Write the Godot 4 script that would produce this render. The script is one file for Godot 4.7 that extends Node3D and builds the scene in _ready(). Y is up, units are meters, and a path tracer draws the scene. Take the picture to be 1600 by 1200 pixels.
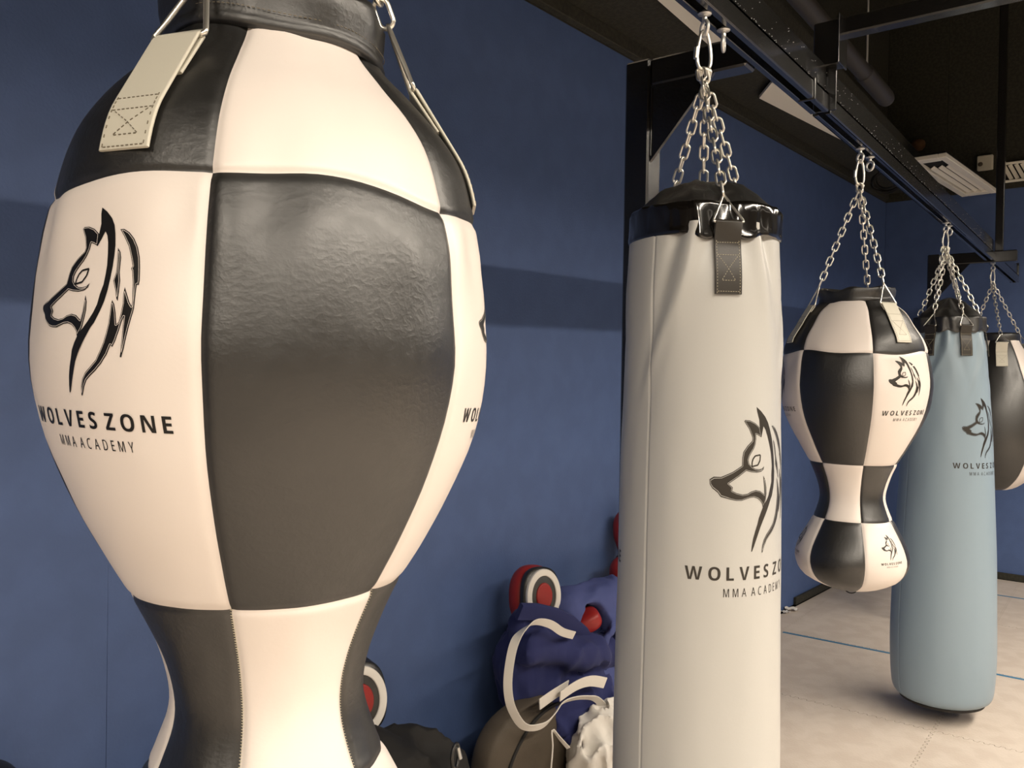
extends Node3D
# A gym: a row of punching bags hanging from a black steel rail along a blue wall.
# x runs away from the blue wall, -z runs along the rail, y is up, metres.

class Geo:
	var v := PackedVector3Array()
	var n := PackedVector3Array()
	var ix := PackedInt32Array()
	var own_normals := false

	func tri(a: Vector3, b: Vector3, c: Vector3) -> void:
		var k := v.size()
		v.append_array([a, b, c])
		ix.append_array([k, k + 1, k + 2])

	# a triangle turned so that it faces away from the point o
	func ctri(a: Vector3, b: Vector3, c: Vector3, o: Vector3) -> void:
		if (c - a).cross(b - a).dot((a + b + c) / 3.0 - o) < 0.0:
			tri(a, c, b)
		else:
			tri(a, b, c)

	func cquad(a: Vector3, b: Vector3, c: Vector3, d: Vector3, o: Vector3) -> void:
		ctri(a, b, c, o)
		ctri(a, c, d, o)

	# rows of points joined into one smooth sheet
	func sheet(rows: Array, wrap := false, flip := false) -> void:
		var base := v.size()
		var w: int = rows[0].size()
		for r in rows:
			v.append_array(r)
		var last := w if wrap else w - 1
		for j in rows.size() - 1:
			for i in last:
				var a := base + j * w + i
				var b := base + j * w + (i + 1) % w
				var c := a + w
				var d := b + w
				if flip:
					ix.append_array([a, c, b, b, c, d])
				else:
					ix.append_array([a, b, c, b, d, c])

	func chamfer_box(t: Transform3D, size: Vector3, b: float) -> void:
		var h := size * 0.5
		var o := t.origin
		var p := func(sx, sy, sz, axis): return t * Vector3(sx * (h.x - (0.0 if axis == 0 else b)), sy * (h.y - (0.0 if axis == 1 else b)), sz * (h.z - (0.0 if axis == 2 else b)))
		for s in [-1.0, 1.0]:
			cquad(p.call(s, -1, -1, 0), p.call(s, 1, -1, 0), p.call(s, 1, 1, 0), p.call(s, -1, 1, 0), o)
			cquad(p.call(-1, s, -1, 1), p.call(1, s, -1, 1), p.call(1, s, 1, 1), p.call(-1, s, 1, 1), o)
			cquad(p.call(-1, -1, s, 2), p.call(1, -1, s, 2), p.call(1, 1, s, 2), p.call(-1, 1, s, 2), o)
			for q in [-1.0, 1.0]:
				cquad(p.call(s, q, -1, 0), p.call(s, q, 1, 0), p.call(s, q, 1, 1), p.call(s, q, -1, 1), o)
				cquad(p.call(s, -1, q, 0), p.call(s, 1, q, 0), p.call(s, 1, q, 2), p.call(s, -1, q, 2), o)
				cquad(p.call(-1, s, q, 1), p.call(1, s, q, 1), p.call(1, s, q, 2), p.call(-1, s, q, 2), o)
				for w in [-1.0, 1.0]:
					ctri(p.call(s, q, w, 0), p.call(s, q, w, 1), p.call(s, q, w, 2), o)

	func box(c: Vector3, size: Vector3, b := 0.002) -> void:
		chamfer_box(Transform3D(Basis(), c), size, b)

	# a round rod along a path
	func tube(path: PackedVector3Array, r: float, sides := 8, closed := false) -> void:
		var m := path.size()
		var rows := []
		var up := Vector3.UP
		for i in m:
			var prev := path[(i - 1 + m) % m] if closed or i > 0 else path[i]
			var next := path[(i + 1) % m] if closed or i < m - 1 else path[i]
			var d := (next - prev).normalized()
			if i == 0:
				up = Vector3.UP if absf(d.y) < 0.9 else Vector3.RIGHT
			var side := d.cross(up).normalized()
			up = side.cross(d).normalized()
			var ring := PackedVector3Array()
			for k in sides:
				var a := TAU * k / sides
				ring.append(path[i] + (side * cos(a) + up * sin(a)) * r)
			rows.append(ring)
		if closed:
			rows.append(rows[0].duplicate())
		sheet(rows, true)
		if not closed:
			for e in [0, m - 1]:
				var c := path[e]
				var toward := path[e] - path[1 if e == 0 else m - 2]
				for k in sides:
					ctri(c, rows[e][k], rows[e][(k + 1) % sides], c - toward)

	# a flat band along a path: broad across `across`, thin across the other way
	func band(path: PackedVector3Array, across: PackedVector3Array, width: float, thick: float) -> void:
		var rows := []
		for i in path.size():
			var d := (path[mini(i + 1, path.size() - 1)] - path[maxi(i - 1, 0)]).normalized()
			var a := (across[i] - d * across[i].dot(d)).normalized()
			var t := d.cross(a).normalized()
			var r := PackedVector3Array()
			for q in [[-1, -0.55], [-0.93, -1], [0.93, -1], [1, -0.55], [1, 0.55], [0.93, 1], [-0.93, 1], [-1, 0.55]]:
				r.append(path[i] + a * (q[0] * width * 0.5) + t * (q[1] * thick * 0.5))
			rows.append(r)
		sheet(rows, true, true)
		for e in [0, path.size() - 1]:
			var c := path[e]
			var toward := path[e] - path[1 if e == 0 else path.size() - 2]
			for k in 8:
				ctri(c, rows[e][k], rows[e][(k + 1) % 8], c - toward)

	# profile points (radius, height) turned round the y axis
	func lathe(prof: Array, sides := 48, at := Vector3.ZERO) -> void:
		var rows := []
		for p in prof:
			var r := PackedVector3Array()
			for k in sides:
				var a := TAU * k / sides
				r.append(at + Vector3(sin(a) * p[0], p[1], cos(a) * p[0]))
			rows.append(r)
		sheet(rows, true, true)

	# outline in x and z, its top at y, thick downwards
	func slab(poly: PackedVector2Array, y: float, thick: float) -> void:
		var t := Geometry2D.triangulate_polygon(poly)
		var c := Vector3.ZERO
		for i in range(0, t.size(), 3):
			var a := Vector3(poly[t[i]].x, y, poly[t[i]].y)
			var b := Vector3(poly[t[i + 1]].x, y, poly[t[i + 1]].y)
			var d := Vector3(poly[t[i + 2]].x, y, poly[t[i + 2]].y)
			ctri(a, b, d, a - Vector3.UP)
		var turn := 1.0 if Geometry2D.is_polygon_clockwise(poly) else -1.0
		for i in poly.size():
			var p := poly[i]
			var q := poly[(i + 1) % poly.size()]
			var a := Vector3(p.x, y, p.y)
			var b := Vector3(q.x, y, q.y)
			var e := b - a
			c = (a + b) * 0.5 + Vector3(e.z, 0, -e.x) * turn * -1.0
			cquad(a, b, b - Vector3.UP * thick, a - Vector3.UP * thick, c)

	func mesh() -> ArrayMesh:
		if not own_normals:
			n.resize(v.size())
			n.fill(Vector3.ZERO)
			for i in range(0, ix.size(), 3):
				var a := v[ix[i]]
				var f := (v[ix[i + 2]] - a).cross(v[ix[i + 1]] - a)
				n[ix[i]] += f
				n[ix[i + 1]] += f
				n[ix[i + 2]] += f
			for i in n.size():
				n[i] = n[i].normalized() if n[i].length_squared() > 1e-24 else Vector3.UP
		var arr := []
		arr.resize(Mesh.ARRAY_MAX)
		arr[Mesh.ARRAY_VERTEX] = v
		arr[Mesh.ARRAY_NORMAL] = n
		arr[Mesh.ARRAY_INDEX] = ix
		var m := ArrayMesh.new()
		m.add_surface_from_arrays(Mesh.PRIMITIVE_TRIANGLES, arr)
		return m


var M := {}
var used := {}
var rough := FastNoiseLite.new()
var drape := FastNoiseLite.new()
var bold := SystemFont.new()
var thin := SystemFont.new()
var glyphs := {}
var link_mesh: ArrayMesh
var carabiner_mesh: ArrayMesh
var sleeve_mesh: ArrayMesh
var eye_mesh: ArrayMesh
var washer_mesh: ArrayMesh

# the emblem on the bags, in millimetres: along the leather, up the leather
const EMBLEM := {
	"stem": [12.4, 120.1, 18.2, 115.8, 23.9, 109.9, 27.2, 104.2, 29.2, 96.8, 30.7, 87.7, 31.3, 79.5, 31.3, 70.5, 30.8, 61.6, 29.7, 52.6, 27.5, 43.8, 24, 35.8, 19.4, 27.1, 16.4, 23.6, 12, 16.5, 7.4, 9.3, 3.2, 2.8, -0.5, -3.7, -3.5, -10.2, -6.7, -17.5, -9.1, -23.3, -11.4, -28.3, -12.6, -28.4, -11.9, -22.7, -10.4, -15.3, -7.9, -8, -5, -0.8, -3.1, 5.7, -0.2, 11.5, 2.6, 16.2, 5, 20.1, 8.4, 23, 13, 28.7, 17.4, 35.1, 20.6, 41.5, 22.4, 49.4, 24.9, 57.2, 25.6, 65.3, 25.6, 72.5, 24.5, 81.6, 22.9, 90.7, 21.3, 96.2, 18.7, 100, 15.7, 94.2, 12.6, 88.6, 12.3, 98.7, 13.5, 106.7, 12.2, 115.2],
	"face": [12.3, 98.7, 12.6, 88.6, 8.3, 90.9, 5.5, 92, 4.6, 87, 2.5, 81.6, -0.5, 77.2, -4.4, 73.2, -7.7, 69.3, -9.5, 65.7, -9.4, 62, -6.6, 58.7, -2.5, 56.4, 2.4, 55.8, 6.9, 56.4, 10.2, 58.7, 9, 55.4, 5, 53.3, -1.5, 52.4, -8.8, 53.3, -14.4, 54.7, -23.3, 49.2, -33, 43.6, -36.1, 41.7, -32.5, 38, -33.9, 34.4, -29.1, 32, -23, 30.6, -17.4, 31.2, -12.5, 33.4, -6.5, 34.6, -0.8, 33.4, 4.6, 29.5, 5.9, 36.1, 6.7, 44.2, 7.2, 49.1, 9.3, 44.1, 9.7, 37, 8.7, 30.3, 7.3, 23.7, 5, 20.1, 2.6, 16.2, 1.2, 20.2, -1.2, 23.1, -4.9, 25.7, -9.7, 27.2, -14.5, 26.9, -19.4, 25.6, -24.6, 24.2, -30.2, 24.3, -36.4, 25.6, -42.4, 29.1, -46.3, 32.2, -48.5, 35.7, -53.3, 38.5, -55.4, 40.9, -55.2, 43.9, -50.5, 45.6, -43, 47.3, -29.8, 53.7, -18.2, 60.1, -17.3, 63.7, -16.2, 68.3, -13.9, 74.2, -8, 80.3, -0.8, 85.6, -0.1, 88.6, -2.4, 97.5, -6.4, 105.3, -4.9, 106.8, 0.8, 106.2, 6.9, 103.4],
	"diamond": [33.6, 85.6, 36.6, 82.1, 38, 77.5, 38.4, 70.3, 38.7, 65.9, 40.4, 59.6, 40.6, 50.7, 40.4, 43.6, 39, 45.4, 36.9, 52.5, 33.9, 59.7, 35.5, 65.9, 35.2, 72.2, 34.3, 79.4],
	"hair": [33.5, 100.1, 37.3, 100.1, 42.6, 97.2, 47.6, 92.1, 51.8, 85.3, 54.7, 77.2, 56.4, 68.3, 57.6, 59.4, 57.4, 55.8, 55.7, 56.2, 55.6, 52.3, 55.6, 45.3, 55.6, 38.2, 55, 34.8, 53.4, 28.5, 50.9, 17.2, 48.7, 7.3, 46.3, -0.1, 44.9, 0.2, 45.6, 3.8, 46.6, 13.6, 46.9, 22.1, 47.3, 31.3, 45.7, 27.8, 43.7, 20.7, 40.8, 12.9, 38.1, 7.9, 36.3, 9.4, 32.8, 2.3, 26.8, -4.9, 20.2, -10.6, 14.7, -14.3, 9.5, -18.3, 5.9, -23.8, 3, -30.7, 1.7, -30.4, 2.6, -23.1, 5, -17.3, 9.1, -12.2, 14.9, -7.8, 21.7, -2.1, 26.3, 5.1, 29.5, 11.5, 31.7, 18.6, 33.4, 26.4, 34.1, 34.9, 34.4, 41.3, 35.1, 44.5, 37.4, 41.3, 39.3, 34.9, 40.8, 25.6, 42.8, 27.1, 44.4, 34.8, 45.4, 41.9, 44.9, 48.9, 45.5, 54.4, 47.8, 49.7, 51.1, 42.6, 53.3, 39.6, 53.7, 42.6, 52.9, 49.7, 52.1, 57.7, 50, 66.6, 48.6, 68.8, 49.7, 70.8, 46.9, 78.2, 43.5, 86.4, 37.8, 94.7],
	"eye": [-6.6, 58.9, -5.5, 63.2, -3.6, 66.8, -0.2, 69.8, 7.2, 70.6, 5.6, 65, 1.4, 60.2],
}


func numbered(called: String) -> String:
	used[called] = used.get(called, -1) + 1
	return called if used[called] == 0 else "%s_%03d" % [called, used[called]]


func thing(called: String, label: String, category: String, at := Vector3.ZERO, group := "") -> Node3D:
	var o := Node3D.new()
	o.name = numbered(called)
	add_child(o)
	o.position = at
	o.set_meta("label", label)
	o.set_meta("category", category)
	if group:
		o.set_meta("group", group)
	return o


func part(called: String, m: Mesh, mat: Material, parent: Node, label := "") -> MeshInstance3D:
	var o := MeshInstance3D.new()
	o.name = called
	o.mesh = m
	o.material_override = null
	o.set_surface_override_material(0, mat)
	parent.add_child(o, true)
	if label:
		o.set_meta("label", label)
	return o


func struct(called: String, m: Mesh, mat: Material, label: String, category: String) -> MeshInstance3D:
	var o := part(numbered(called), m, mat, self, label)
	o.set_meta("category", category)
	o.set_meta("kind", "structure")
	return o


func noise_tex(freq: float, seed_: int, kind: int, normal := true, bump := 2.0, ramp: Gradient = null, size := 512) -> NoiseTexture2D:
	var f := FastNoiseLite.new()
	f.noise_type = kind
	f.seed = seed_
	f.frequency = freq
	f.fractal_octaves = 4
	var t := NoiseTexture2D.new()
	t.width = size
	t.height = size
	t.seamless = true
	t.noise = f
	t.as_normal_map = normal
	if normal:
		t.bump_strength = bump
	if ramp:
		t.color_ramp = ramp
	return t


func ramp2(a: Color, b: Color, from := 0.0, to := 1.0) -> Gradient:
	var g := Gradient.new()
	g.offsets = PackedFloat32Array([from, to])
	g.colors = PackedColorArray([a, b])
	return g


func mat(called: String, c: Color, roughness := 0.6, metallic := 0.0) -> StandardMaterial3D:
	var m := StandardMaterial3D.new()
	m.resource_name = called
	m.albedo_color = c
	m.roughness = roughness
	m.metallic = metallic
	M[called] = m
	return m


func grain(m: StandardMaterial3D, tex: Texture2D, strength: float, scale: float) -> void:
	m.normal_enabled = true
	m.normal_texture = tex
	m.normal_scale = strength
	m.uv1_triplanar = true
	m.uv1_scale = Vector3.ONE * scale


func materials() -> void:
	var fine := noise_tex(0.05, 3, FastNoiseLite.TYPE_CELLULAR, true, 3.0)
	var soft := noise_tex(0.012, 5, FastNoiseLite.TYPE_SIMPLEX_SMOOTH, true, 5.0)
	var cloth := noise_tex(0.09, 9, FastNoiseLite.TYPE_SIMPLEX, true, 4.0)
	var spots := noise_tex(0.02, 11, FastNoiseLite.TYPE_SIMPLEX, false, 1.0, ramp2(Color(0.86, 0.86, 0.86), Color.WHITE, 0.2, 0.8))
	var creased := noise_tex(0.018, 17, FastNoiseLite.TYPE_SIMPLEX_SMOOTH, true, 6.0, null, 1024)
	var cn: FastNoiseLite = creased.noise
	cn.fractal_type = FastNoiseLite.FRACTAL_RIDGED
	cn.fractal_octaves = 5
	cn.domain_warp_enabled = true
	cn.domain_warp_amplitude = 22.0
	cn.domain_warp_frequency = 0.012
	var m := mat("white_leather", Color(0.858, 0.824, 0.80), 0.42)
	grain(m, fine, 0.10, 9.0)
	m = mat("black_leather", Color(0.048, 0.044, 0.04), 0.47)
	m.metallic_specular = 0.74
	grain(m, creased, 0.20, 4.0)
	m.roughness_texture = spots
	m = mat("grey_vinyl", Color(0.69, 0.69, 0.68), 0.36)
	grain(m, fine, 0.10, 7.0)
	m = mat("blue_vinyl", Color(0.51, 0.58, 0.632), 0.40)
	grain(m, fine, 0.10, 7.0)
	m = mat("patent_black", Color(0.05, 0.042, 0.036), 0.16)
	m.clearcoat_enabled = true
	m.clearcoat = 0.8
	m.clearcoat_roughness = 0.06
	m = mat("strap_black", Color(0.17, 0.155, 0.135), 0.42)
	grain(m, fine, 0.2, 12.0)
	m = mat("strap_white", Color(0.77, 0.755, 0.70), 0.5)
	grain(m, soft, 0.2, 10.0)
	mat("thread_dark", Color(0.42, 0.39, 0.33), 0.8)
	mat("thread_pale", Color(0.72, 0.69, 0.60), 0.8)
	mat("print_black", Color(0.045, 0.04, 0.04), 0.42)
	mat("print_grey", Color(0.16, 0.145, 0.125), 0.42)
	mat("steel", Color(0.90, 0.885, 0.85), 0.30, 0.95)
	mat("galvanised", Color(0.85, 0.85, 0.84), 0.42, 0.85)
	m = mat("frame_black", Color(0.06, 0.056, 0.054), 0.26)
	grain(m, soft, 0.25, 14.0)
	m.clearcoat_enabled = true
	m.clearcoat = 0.8
	m.clearcoat_roughness = 0.12
	m = mat("blue_paint", Color(0.29, 0.375, 0.555), 0.6)
	m.albedo_texture = noise_tex(0.006, 21, FastNoiseLite.TYPE_SIMPLEX, false, 1.0, ramp2(Color(0.965, 0.965, 0.965), Color.WHITE, 0.25, 0.75))
	grain(m, cloth, 0.10, 1.7)
	m = mat("black_paint", Color(0.20, 0.195, 0.155), 0.8)
	m.albedo_texture = noise_tex(0.03, 23, FastNoiseLite.TYPE_SIMPLEX, false, 1.0, ramp2(Color(0.75, 0.75, 0.75), Color.WHITE, 0.2, 0.8))
	grain(m, cloth, 0.3, 2.0)
	m = mat("mat_vinyl", Color(0.80, 0.755, 0.71), 0.55)
	m.albedo_texture = noise_tex(0.008, 31, FastNoiseLite.TYPE_SIMPLEX, false, 1.0, ramp2(Color(0.965, 0.96, 0.955), Color.WHITE, 0.3, 0.7))
	grain(m, cloth, 0.12, 1.3)
	m.uv1_world_triplanar = true
	mat("screed", Color(0.13, 0.12, 0.11), 0.9)
	mat("line_blue", Color(0.24, 0.46, 0.60), 0.6)
	mat("room_wall", Color(0.52, 0.505, 0.48), 0.8)
	mat("pipe_grey", Color(0.16, 0.148, 0.13), 0.55)
	mat("panel_white", Color(0.93, 0.915, 0.87), 0.5)
	mat("gap_dark", Color(0.03, 0.03, 0.03), 0.9)
	m = mat("gi_blue", Color(0.125, 0.155, 0.36), 0.85)
	grain(m, cloth, 0.6, 9.0)
	m.rim_enabled = true
	m.rim = 0.35
	m.rim_tint = 0.5
	m = mat("gi_pale_blue", Color(0.27, 0.31, 0.52), 0.85)
	grain(m, cloth, 0.6, 9.0)
	m = mat("gi_white", Color(0.90, 0.885, 0.86), 0.85)
	grain(m, cloth, 0.5, 9.0)
	m = mat("belt_white", Color(0.86, 0.84, 0.81), 0.8)
	grain(m, cloth, 0.4, 14.0)
	m = mat("red_leather", Color(0.58, 0.13, 0.12), 0.45)
	grain(m, fine, 0.2, 9.0)
	m = mat("pad_brown", Color(0.30, 0.265, 0.22), 0.7)
	grain(m, cloth, 0.5, 5.0)
	m = mat("black_cloth", Color(0.085, 0.08, 0.078), 0.75)
	grain(m, cloth, 0.6, 7.0)
	mat("foam_orange", Color(0.36, 0.25, 0.15), 0.9)
	var lamp := mat("lamp_glow", Color(1, 0.97, 0.92), 0.5)
	lamp.emission_enabled = true
	lamp.emission = Color(1.0, 0.93, 0.83)
	lamp.emission_energy_multiplier = 4.0


const NOSE := 40.9   # height of the nose tip in the emblem


# ---------------------------------------------------------------- bags

# radius at a height, from (height, radius) pairs in rising order
func prof_r(p: Array, h: float) -> float:
	var k := 0
	while k < p.size() - 2 and h > p[k + 1][0]:
		k += 1
	var a: Array = p[maxi(k - 1, 0)]
	var b: Array = p[k]
	var c: Array = p[k + 1]
	var d: Array = p[mini(k + 2, p.size() - 1)]
	var w: float = c[0] - b[0]
	var t := clampf((h - b[0]) / w, 0.0, 1.0)
	var mb: float = (c[1] - a[1]) / maxf(c[0] - a[0], 1e-5) * w
	var mc: float = (d[1] - b[1]) / maxf(d[0] - b[0], 1e-5) * w
	var t2 := t * t
	var t3 := t2 * t
	return (2 * t3 - 3 * t2 + 1) * b[1] + (t3 - 2 * t2 + t) * mb + (-2 * t3 + 3 * t2) * c[1] + (t3 - t2) * mc


# a point of a panelled bag: angle in degrees (0 is +z, 90 is +x), height from the widest ring
func bag_point(b: Dictionary, th: float, h: float) -> Vector3:
	# the sewn rings do not run quite level
	var bend: float = deg_to_rad(th) + b.salt
	var hs: float = h + (0.0055 * sin(bend * 3.0) + 0.003 * sin(bend * 7.0)) * exp(-pow((h - b.seams[0]) / 0.07, 2.0))
	var r := prof_r(b.prof, hs)
	# where between its two upright seams the point lies
	var u := 0.0
	for k in 6:
		var w: float = fposmod(b.cols[(k + 1) % 6] - b.cols[k], 360.0)
		var t: float = fposmod(th - b.cols[k], 360.0)
		if t < w:
			u = t / w
	var d := minf(u, 1.0 - u) * deg_to_rad(60.0) * r
	var full := clampf(r / 0.1, 0.0, 1.0)
	r += full * (0.0045 * (4.0 * u * (1.0 - u)) - 0.003 - 0.0026 * exp(-d * d / 0.000018))
	for s in b.seams:
		r -= 0.0026 * exp(-(h - s) * (h - s) / 0.000018)
	var neck := smoothstep(b.top - 0.22, b.top - 0.10, h) * (1.0 - 0.8 * smoothstep(b.top - 0.05, b.top, h))
	r += neck * 0.007 * cos(deg_to_rad(3.0 * (th - b.strap_th)))
	var a := deg_to_rad(th)
	# the leather is drawn into short folds under the shoulder seam
	var folds := exp(-absf(h - b.seams[0] + 0.035) / 0.05)
	r += folds * 0.0034 * sin(a * 17.0 + b.salt) * (0.6 + 0.4 * sin(a * 5.0 + 2.0 * b.salt))
	r += full * 0.0045 * rough.get_noise_3d(sin(a) * 0.9 + b.salt, h * 4.0, cos(a) * 0.9)
	return Vector3(sin(a) * r, hs, cos(a) * r)


func ease_ends(t: float) -> float:
	return t - sin(TAU * t) / TAU * 0.72


func panel_mesh(b: Dictionary, th_a: float, th_b: float, h_a: float, h_b: float, nu: int, nv: int) -> ArrayMesh:
	var g := Geo.new()
	var rows := []
	for j in nv + 1:
		var h := lerpf(h_a, h_b, ease_ends(float(j) / nv))
		var row := PackedVector3Array()
		for i in nu + 1:
			row.append(bag_point(b, lerpf(th_a, th_b, ease_ends(float(i) / nu)), h))
		rows.append(row)
	g.sheet(rows)
	return g.mesh()


func glyph(ch: String, font: Font) -> Array:
	var key := ch + str(font.get_instance_id())
	if not glyphs.has(key):
		var t := TextMesh.new()
		t.font = font
		t.text = ch
		t.font_size = 96
		t.pixel_size = 1.0
		t.depth = 0.0
		t.curve_step = 2.0
		var a: Array = t.get_mesh_arrays()
		var vs: PackedVector3Array = a[Mesh.ARRAY_VERTEX]
		var ids: PackedInt32Array = a[Mesh.ARRAY_INDEX] if a[Mesh.ARRAY_INDEX] != null else PackedInt32Array(range(vs.size()))
		var tris := []
		var lo := Vector2(1e9, 1e9)
		var hi := -lo
		for i in range(0, ids.size(), 3):
			var p := [Vector2(vs[ids[i]].x, vs[ids[i]].y), Vector2(vs[ids[i + 1]].x, vs[ids[i + 1]].y), Vector2(vs[ids[i + 2]].x, vs[ids[i + 2]].y)]
			tris.append(p)
			for q in p:
				lo = lo.min(q)
				hi = hi.max(q)
		glyphs[key] = [tris, lo, hi]
	return glyphs[key]


# triangles of a line of writing, in millimetres: letters spread from s_a to s_b on the base line
func writing(word: String, font: Font, s_a: float, s_b: float, base: float, cap: float, gap: float, narrow := 1.0) -> Array:
	var unit: float = cap / (glyph("E", font)[2].y - glyph("E", font)[1].y)
	var wide := 0.0
	for ch in word:
		wide += gap if ch == " " else (glyph(ch, font)[2].x - glyph(ch, font)[1].x) * unit * narrow
	var space := (s_b - s_a - wide) / (word.length() - (0.5 if "S" in word else 2.0))
	var zero: float = glyph("E", font)[1].y
	var out := []
	var s := s_a
	for ch in word:
		if ch == " ":
			s += gap
			continue
		var g := glyph(ch, font)
		for t in g[0]:
			out.append([Vector2(s + (t[0].x - g[1].x) * unit * narrow, base + (t[0].y - zero) * unit), Vector2(s + (t[1].x - g[1].x) * unit * narrow, base + (t[1].y - zero) * unit), Vector2(s + (t[2].x - g[1].x) * unit * narrow, base + (t[2].y - zero) * unit)])
		s += (g[2].x - g[1].x) * unit * narrow + space * (1.0 if ch != "S" else 1.5)
	return out


func polygon_tris(p: PackedVector2Array) -> Array:
	var t := Geometry2D.triangulate_polygon(p)
	var out := []
	for i in range(0, t.size(), 3):
		out.append([p[t[i]], p[t[i + 1]], p[t[i + 2]]])
	return out


func emblem_poly(called: String) -> PackedVector2Array:
	var p := PackedVector2Array()
	var e: Array = EMBLEM[called]
	for i in range(0, e.size(), 2):
		p.append(Vector2(e[i], e[i + 1]))
	return p


# a closed thin line of the given width lying just inside an outline
func outline_tris(p: PackedVector2Array, inset: float, width: float) -> Array:
	var out := []
	for q in Geometry2D.offset_polygon(p, -inset):
		for i in q.size():
			var a: Vector2 = q[i]
			var b: Vector2 = q[(i + 1) % q.size()]
			if a.distance_to(b) < 0.02:
				continue
			var d := (b - a).normalized()
			var s := Vector2(-d.y, d.x) * width * 0.5
			out.append([a + s, b + s, b - s])
			out.append([a + s, b - s, a - s])
	return out


# print laid on a surface: place.call(s, h) gives the point and the outward normal for millimetres along and up
func print_mesh(tris: Array, place: Callable, longest: float, lift: float) -> ArrayMesh:
	var g := Geo.new()
	g.own_normals = true
	var work := tris.duplicate()
	while work.size():
		var t: Array = work.pop_back()
		var e := [t[0].distance_to(t[1]), t[1].distance_to(t[2]), t[2].distance_to(t[0])]
		var k := 0 if e[0] >= e[1] and e[0] >= e[2] else 1 if e[1] >= e[2] else 2
		if e[k] > longest:
			var a: Vector2 = t[k]
			var b: Vector2 = t[(k + 1) % 3]
			var c: Vector2 = t[(k + 2) % 3]
			var m := (a + b) * 0.5
			work.append([a, m, c])
			work.append([m, b, c])
			continue
		var q := g.v.size()
		for p in t:
			var at: Array = place.call(p.x, p.y)
			g.v.append(at[0] + at[1] * lift)
			g.n.append(at[1])
		var f := (g.v[q + 2] - g.v[q]).cross(g.v[q + 1] - g.v[q])
		if f.dot(g.n[q]) < 0.0:
			g.ix.append_array([q, q + 2, q + 1])
		else:
			g.ix.append_array([q, q + 1, q + 2])
	return g.mesh()


func lean(tris: Array, shear: float, slope: float, blunt := 0.0) -> Array:
	var out := []
	for t in tris:
		var r := []
		for p in t:
			var nose: float = 1.0 + blunt * smoothstep(-38.0, -52.0, p.x) * (1.0 if absf(p.y - NOSE) < 20.0 else 0.0)
			r.append(Vector2(p.x - shear * maxf(0.0, (p.y - 30.0) / 90.0), NOSE + (p.y - NOSE) * nose + slope * p.x))
		out.append(r)
	return out


# the wolf emblem and the two lines under it, as one printed mark and its pale inner line
func add_emblem(parent: Node, place: Callable, size: float, shear: float, slope: float, longest: float, ink: Material, pale: Material, small := false, emblem_shift := 0.0) -> void:
	var head := []
	for k in ["stem", "face", "diamond", "hair"]:
		head.append_array(polygon_tris(emblem_poly(k)))
	head.append_array(outline_tris(emblem_poly("eye"), 0.0, 1.5))
	var blunt := 0.7 if shear > 0.0 else 0.0
	head = lean(head, shear, 0.0, blunt)
	var inner := []
	for k in ["face", "hair", "diamond"]:
		inner.append_array(outline_tris(emblem_poly(k), 0.95, 0.32))
	inner = lean(inner, shear, 0.0, blunt)
	var words := writing("WOLVESZONE", bold, -82.0, 82.0, -57.0, 13.6, 6.0)
	words.append_array(writing("MMA ACADEMY", thin, -43.0, 46.0, -74.0, 8.6, 2.0, 0.74))
	words = lean(words, 0.0, slope)
	var moved := func(s, h): return place.call((s + emblem_shift) * size, h * size)
	var plain := func(s, h): return place.call(s * size, h * size)
	part("wolf_emblem", print_mesh(head, moved, longest / size, 0.0004), ink, parent, "dark printed wolf head emblem")
	part("lettering", print_mesh(words, plain, longest / size, 0.0004), ink, parent, "two lines of dark printed capital letters")
	if not small:
		part("emblem_inline", print_mesh(inner, moved, longest / size, 0.0007), pale, parent)


func bag_place(b: Dictionary, th: float, h0: float) -> Callable:
	return func(s, h):
		var hh: float = h0 + h * 0.001
		var r := prof_r(b.prof, hh)
		var t: float = th + rad_to_deg(s * 0.001 / r)
		var p := bag_point(b, t, hh)
		var q := bag_point(b, t + 0.4, hh)
		var w := bag_point(b, t, hh + 0.002)
		return [p, (w - p).cross(q - p).normalized() * -1.0]


func stitches(g: Geo, a: Vector3, b: Vector3, out: Vector3, pitch := 0.0045, wide := 0.0008) -> void:
	var d := b - a
	var count := maxi(1, int(d.length() / pitch))
	var z := out.normalized()
	var x := d.normalized()
	var t := Basis(x, z.cross(x).normalized(), z)
	for i in count:
		var c := a + d * ((i + 0.5) / count)
		g.chamfer_box(Transform3D(t, c), Vector3(pitch * 0.62, wide, wide), wide * 0.25)


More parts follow.
